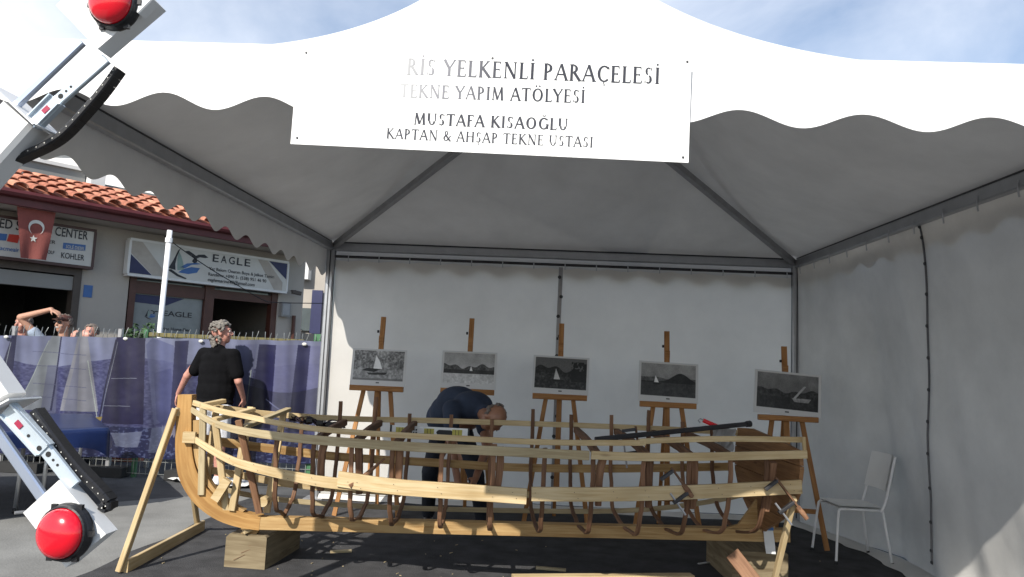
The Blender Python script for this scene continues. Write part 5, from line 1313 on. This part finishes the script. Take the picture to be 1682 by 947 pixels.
sh_ = [('e', q(0,0,1.05), (.215,.155,.22)), ('e', q(0,-.01,1.28), (.20,.135,.20)), ('e', q(0,-.01,1.40), (.195,.11,.10)), ('c', q(-.15,-.01,1.46), q(.15,-.01,1.46), .070, .070),
       ('c', q(-.19,0,1.45), q(-.285,-.01,1.27), .082, .074), ('c', q(.19,0,1.45), q(.262,.0,1.25), .082, .074), ('c', q(0,-.02,1.50), q(0,-.01,1.535), .085, .068), ('e', q(0,0,.93), (.212,.155,.075)), ('e', q(0,0,1.18), (.208,.15,.2))]
fuse('t_shirt', sh_, .012, 'tee_black', pm, 3)
so = [('e', q(0,0,.90), (.19,.138,.12))]
for s in (-1, 1): so.append(('c', q(s*.10,0,.86), q(s*.12,0,.56), .108, .098))
fuse('shorts', so, .012, 'cotton_white', pm, 3)
for s in (-1, 1):
    fuse('shoe', [('c', q(s*.13,-.05,.045), q(s*.145,.14,.035), .045, .042), ('c', q(s*.13,-.03,.06), q(s*.13,-.02,.11), .048, .045), ('e', q(s*.135,.05,.015), (.05,.13,.022), rz)], .008, 'cotton_white', pm, 2)
# --- bending man behind the boat
pb = thing('person', 'balding person in navy t-shirt bending over the boat, both arms reaching down inside', 'person', (-.75, 6.8, .008))
bx = lambda px, py, Y: U(px, py, Y)
hip = V((-.80, 6.86, .93)); sho = V((-.50, 6.42, 1.10)); hd = bx(811, 687, 6.12)
LSh, RSh = bx(742, 672, 6.30), bx(790, 668, 6.55)
hw, hw2 = bx(752, 792, 5.92), bx(781, 786, 5.96)
el, er = bx(741, 722, 6.16), bx(800, 735, 6.28)
hdir = (hd-(sho+V((0,0,.02)))).normalized()
# head: crown points right and down; face towards the boat
zz = (V((.62, -.45, .10))).normalized(); yy = V((.05, -.35, -1)); yy = (yy-zz*yy.dot(zz)).normalized(); xx = yy.cross(zz)
Hb = Matrix((xx, yy, zz)).transposed()
skin2 = head(hd, Hb, 1.08)+[('c', sho+V((.02,-.03,.0)), hd-zz*.06, .062, .06)]
skin2 += [('e', (hip+sho)/2, (.17,.2,.12))]
skin2 += [('c', LSh, el, .05, .043), ('c', el, hw, .042, .029)]+hand(hw, (hw-el), (-.6,-.5,0), .8, 1)
skin2 += [('c', RSh, er, .05, .043), ('c', er, hw2, .042, .029)]+hand(hw2, (hw2-er), (.6,-.5,0), .8, -1)
f1p, f2p = V((-.97, 6.95, .05)), V((-.46, 6.80, .05))
for f_, kn in ((f1p, V((-.95, 6.80, .50))), (f2p, V((-.52, 6.68, .50)))):
    skin2 += [('c', hip+V((0,0,-.05)), kn, .08, .055), ('c', kn, f_+V((0,.02,.05)), .055, .04), ('c', f_, f_+V((.03,-.14,-.01)), .035, .035)]
fuse('body', skin2, .009, 'skin_tan', pb, 3)
eyes(hd, Hb, pb, 1.08)
rp2 = random.Random(9); hp = []
for i in range(120):   # cropped grey hair round the back and sides, bare crown
    a = rp2.uniform(-math.pi, math.pi); zz_ = rp2.uniform(-.55, .45); v = V((math.sin(a)*math.sqrt(1-zz_**2), math.cos(a)*math.sqrt(1-zz_**2), zz_))
    if v.y > .05: continue
    hp.append(('e', hd+Hb @ (V((v.x*.080, v.y*.097-.012, v.z*.094+.018))*1.08), (.013,)*3))
fuse('hair', hp, .007, 'hair_short', pb, 1)
mid = bx(752, 662, 6.62)
ts = [('e', hip.lerp(mid, .35)+V((0,0,.04)), (.19,.17,.17)), ('e', mid, (.20,.19,.155)), ('e', bx(776, 667, 6.45), (.185,.17,.135)), ('c', LSh, LSh.lerp(el, .62), .082, .068), ('c', RSh, RSh.lerp(er, .55), .082, .07), ('c', LSh, RSh, .085, .085), ('c', sho, sho.lerp(hd, .42), .085, .072),
      ('e', bx(738, 676, 6.68), (.18,.17,.16)), ('e', bx(728, 686, 6.78), (.16,.15,.16)), ('e', hip+V((.04,-.04,.08)), (.17,.14,.13))]
fuse('t_shirt', ts, .012, 'tee_navy', pb, 14)
pt = [('e', hip, (.18,.15,.14))]
for f_, kn in ((f1p, V((-.95, 6.80, .50))), (f2p, V((-.52, 6.68, .50)))):
    pt += [('c', hip.lerp(kn, .12)+V(((kn.x-hip.x)*.3,0,0)), kn, .10, .078), ('c', kn, f_+V((0,.02,.06)), .075, .062)]
fuse('trousers', pt, .012, 'pants_dark', pb, 3)
for f_ in (f1p, f2p): fuse('shoe', [('c', f_+V((0,.05,0)), f_+V((.03,-.16,-.012)), .045, .04), ('e', f_+V((.015,-.05,-.02)), (.05,.13,.022))], .009, 'black', pb, 2)
# --- people behind the fence
def onlooker(px, py, Y, face, lab, skin, shirt, hairm, kk=1.0, extra=None, hat=None, tilt=0):
    c = U(px, py, Y); k = kk; H = c.z
    t = thing('person', lab, 'person', (c.x, Y, .01)); Rm = Matrix.Rotation(R(180+face), 3, 'Z') @ Matrix.Rotation(R(tilt), 3, 'X')
    X = c.x; fz = H-.10
    sk = head(c, Rm, 1.0*k)+[('c', (X, Y+.03, fz-.14), c-V((0,-.015,.08)), .06, .056), ('c', (X-.1,Y,.95), (X-.11,Y,.5), .085, .055), ('c', (X+.1,Y,.95), (X+.11,Y,.5), .085, .055), ('c', (X-.11,Y,.5), (X-.11,Y,.08), .055, .04), ('c', (X+.11,Y,.5), (X+.11,Y,.08), .055, .04), ('e', (X,Y,.95), (.16,.11,.13)), ('e', (X,Y,fz-.4), (.17,.11,.25)),
          ('c', (X-.11,Y,.05), (X-.11,Y-.14,.04), .035, .035), ('c', (X+.11,Y,.05), (X+.11,Y-.14,.04), .035, .035)]
    sh = [('e', (X,Y+.02,fz-.42), (.19,.13,.28)), ('c', (X-.14,Y+.02,fz-.18), (X+.14,Y+.02,fz-.18), .075, .075), ('e', (X,Y+.02,.98), (.18,.13,.14))]
    arms = extra(X, Y, fz) if extra else None
    for s in (-1, 1):
        if arms and s in arms:
            sh_, el_, wr_, hd_, nm_ = arms[s]
            sk += [('c', sh_, el_, .05, .044), ('c', el_, wr_, .045, .030)]+hand(wr_, hd_, nm_, .5, s*1)
            sh.append(('c', sh_, V(sh_).lerp(V(el_), .5), .078, .07))
        else:
            a = V((X+s*.2, Y+.02, fz-.18)); e = V((X+s*.27, Y+.03, fz-.45)); w = V((X+s*.24, Y-.1, fz-.68))
            sk += [('c', a, e, .05, .044), ('c', e, w, .042, .029)]+hand(w, (0,-.3,-1), (s,0,0), .5, s); sh.append(('c', a, a.lerp(e, .6), .078, .07))
    fuse('body', sk, .009, skin, t, 3); eyes(c, Rm, t, k); fuse('shirt', sh, .014, shirt, t, 3)
    fuse('trousers', [('e', (X,Y,.93), (.175,.125,.12)), ('c', (X-.09,Y,.9), (X-.11,Y,.12), .1, .065), ('c', (X+.09,Y,.9), (X+.11,Y,.12), .1, .065)], .015, 'pants_dark', t, 3)
    for s in (-1, 1): put('shoe', MB().sphere((X+s*.11, Y-.06, .045), (.05,.13,.045), 10, 7), 'black', t, True)
    r3 = random.Random(int(px)); hp = []
    for i in range(110):
        a = r3.uniform(-math.pi, math.pi); z_ = r3.uniform(-.35, 1); v = V((math.sin(a)*math.sqrt(1-z_**2), math.cos(a)*math.sqrt(1-z_**2), z_))
        if v.y > .35 and v.z < .62: continue
        hp.append(('e', c+Rm @ (V((v.x*.080, v.y*.097-.012, v.z*.094+.018))*k), (.016,)*3))
    fuse('hair', hp, .008, hairm, t, 1)
    if hat: hat(t, c, Rm)
    m = put('mouth', MB().sphere(c+Rm @ (V((0,.086,-.050))*k), (.024*k,.008,.008*k), 10, 6), 'signwhite', t, True)
    return t
onlooker(38, 531, 9.05, -8, 'grinning person with a reddish face behind the fence, leftmost of the onlookers', 'skin_red', 'cotton_blue', 'hair_short')
def raised(X, Y, fz):
    el_ = U(34, 521, Y-.16); wr_ = U(84, 508, Y-.20)
    return {-1: (V((X-.2, Y+.02, fz-.2)), el_, wr_, (U(106, 519, Y-.20)-wr_), V((.1, -.3, 1)))}
def cap(t, c, Rm):
    o = MB(); 
    fuse('cap', [('e', c+Rm @ V((0,-.01,.055)), (.086,.102,.062), Rm), ('e', c+Rm @ V((0,.10,.045)), (.062,.055,.008), Rm)], .006, 'brownframe', t, 2)
    for s in (-1, 1): put('sunglass_lens', MB().sphere(c+Rm @ V((s*.032,.094,.012)), (.026,.008,.017), 10, 6), 'black', t, True)
onlooker(104, 531, 9.0, -12, 'person in dark cap and sunglasses behind the fence shading the eyes with a raised arm', 'skin', 'cotton_blue', 'hair_short', extra=raised, hat=cap)
def hold(X, Y, fz):
    return {-1: (V((X-.17, Y, fz-.2)), V((X-.22, Y-.12, fz-.32)), V((X-.09, Y-.22, fz-.03)), (.2,-.1,1), (-.3,-1,0)), 1: (V((X+.17, Y, fz-.2)), V((X+.24, Y-.12, fz-.32)), V((X+.10, Y-.22, fz-.02)), (-.2,-.1,1), (.3,-1,0))}
onlooker(149, 546, 9.05, -5, 'short person with a flushed face and raised hands peering over the banner, rightmost onlooker', 'skin_red', 'cotton_white', 'hair_short', .92, extra=hold)

# shavings and small offcuts on the carpet and paving
chp = MB(); r5 = random.Random(21)
for i in range(50):
    x, y = r5.uniform(-2.7, 2.4), r5.choice([r5.uniform(4.9, 5.6), r5.uniform(5.2, 6.6)]); a = r5.uniform(0, 6.28); L_2 = r5.uniform(.004, .013)
    chp.box((x, y, .0125), (L_2*2, r5.uniform(.003, .008), .004), Matrix.Rotation(a, 3, 'Z') @ Matrix.Rotation(r5.uniform(-.2, .2), 3, 'Y'))
sv = put('wood_shavings', chp, 'pine_grey', None); sv['kind'] = 'stuff'; sv['label'] = 'scattered pale wood shavings on the dark carpet under the boat'; sv['category'] = 'shavings'
for i, (px, py, ln, an, lb_) in enumerate(((560, 905, .16, .4, 'short pale offcut lying in the shade below the keel, left of centre'), (905, 934, .22, -.1, 'thin pale offcut on the dark carpet in front of the keel'))):
    p = G(px, py, .018); of = thing('offcut', lb_, 'offcut', tuple(p)); d = V((math.cos(an), math.sin(an), 0))*ln/2
    put('strip', MB().beam([p-d, p+d], .035, .018), 'pine_grey', of)
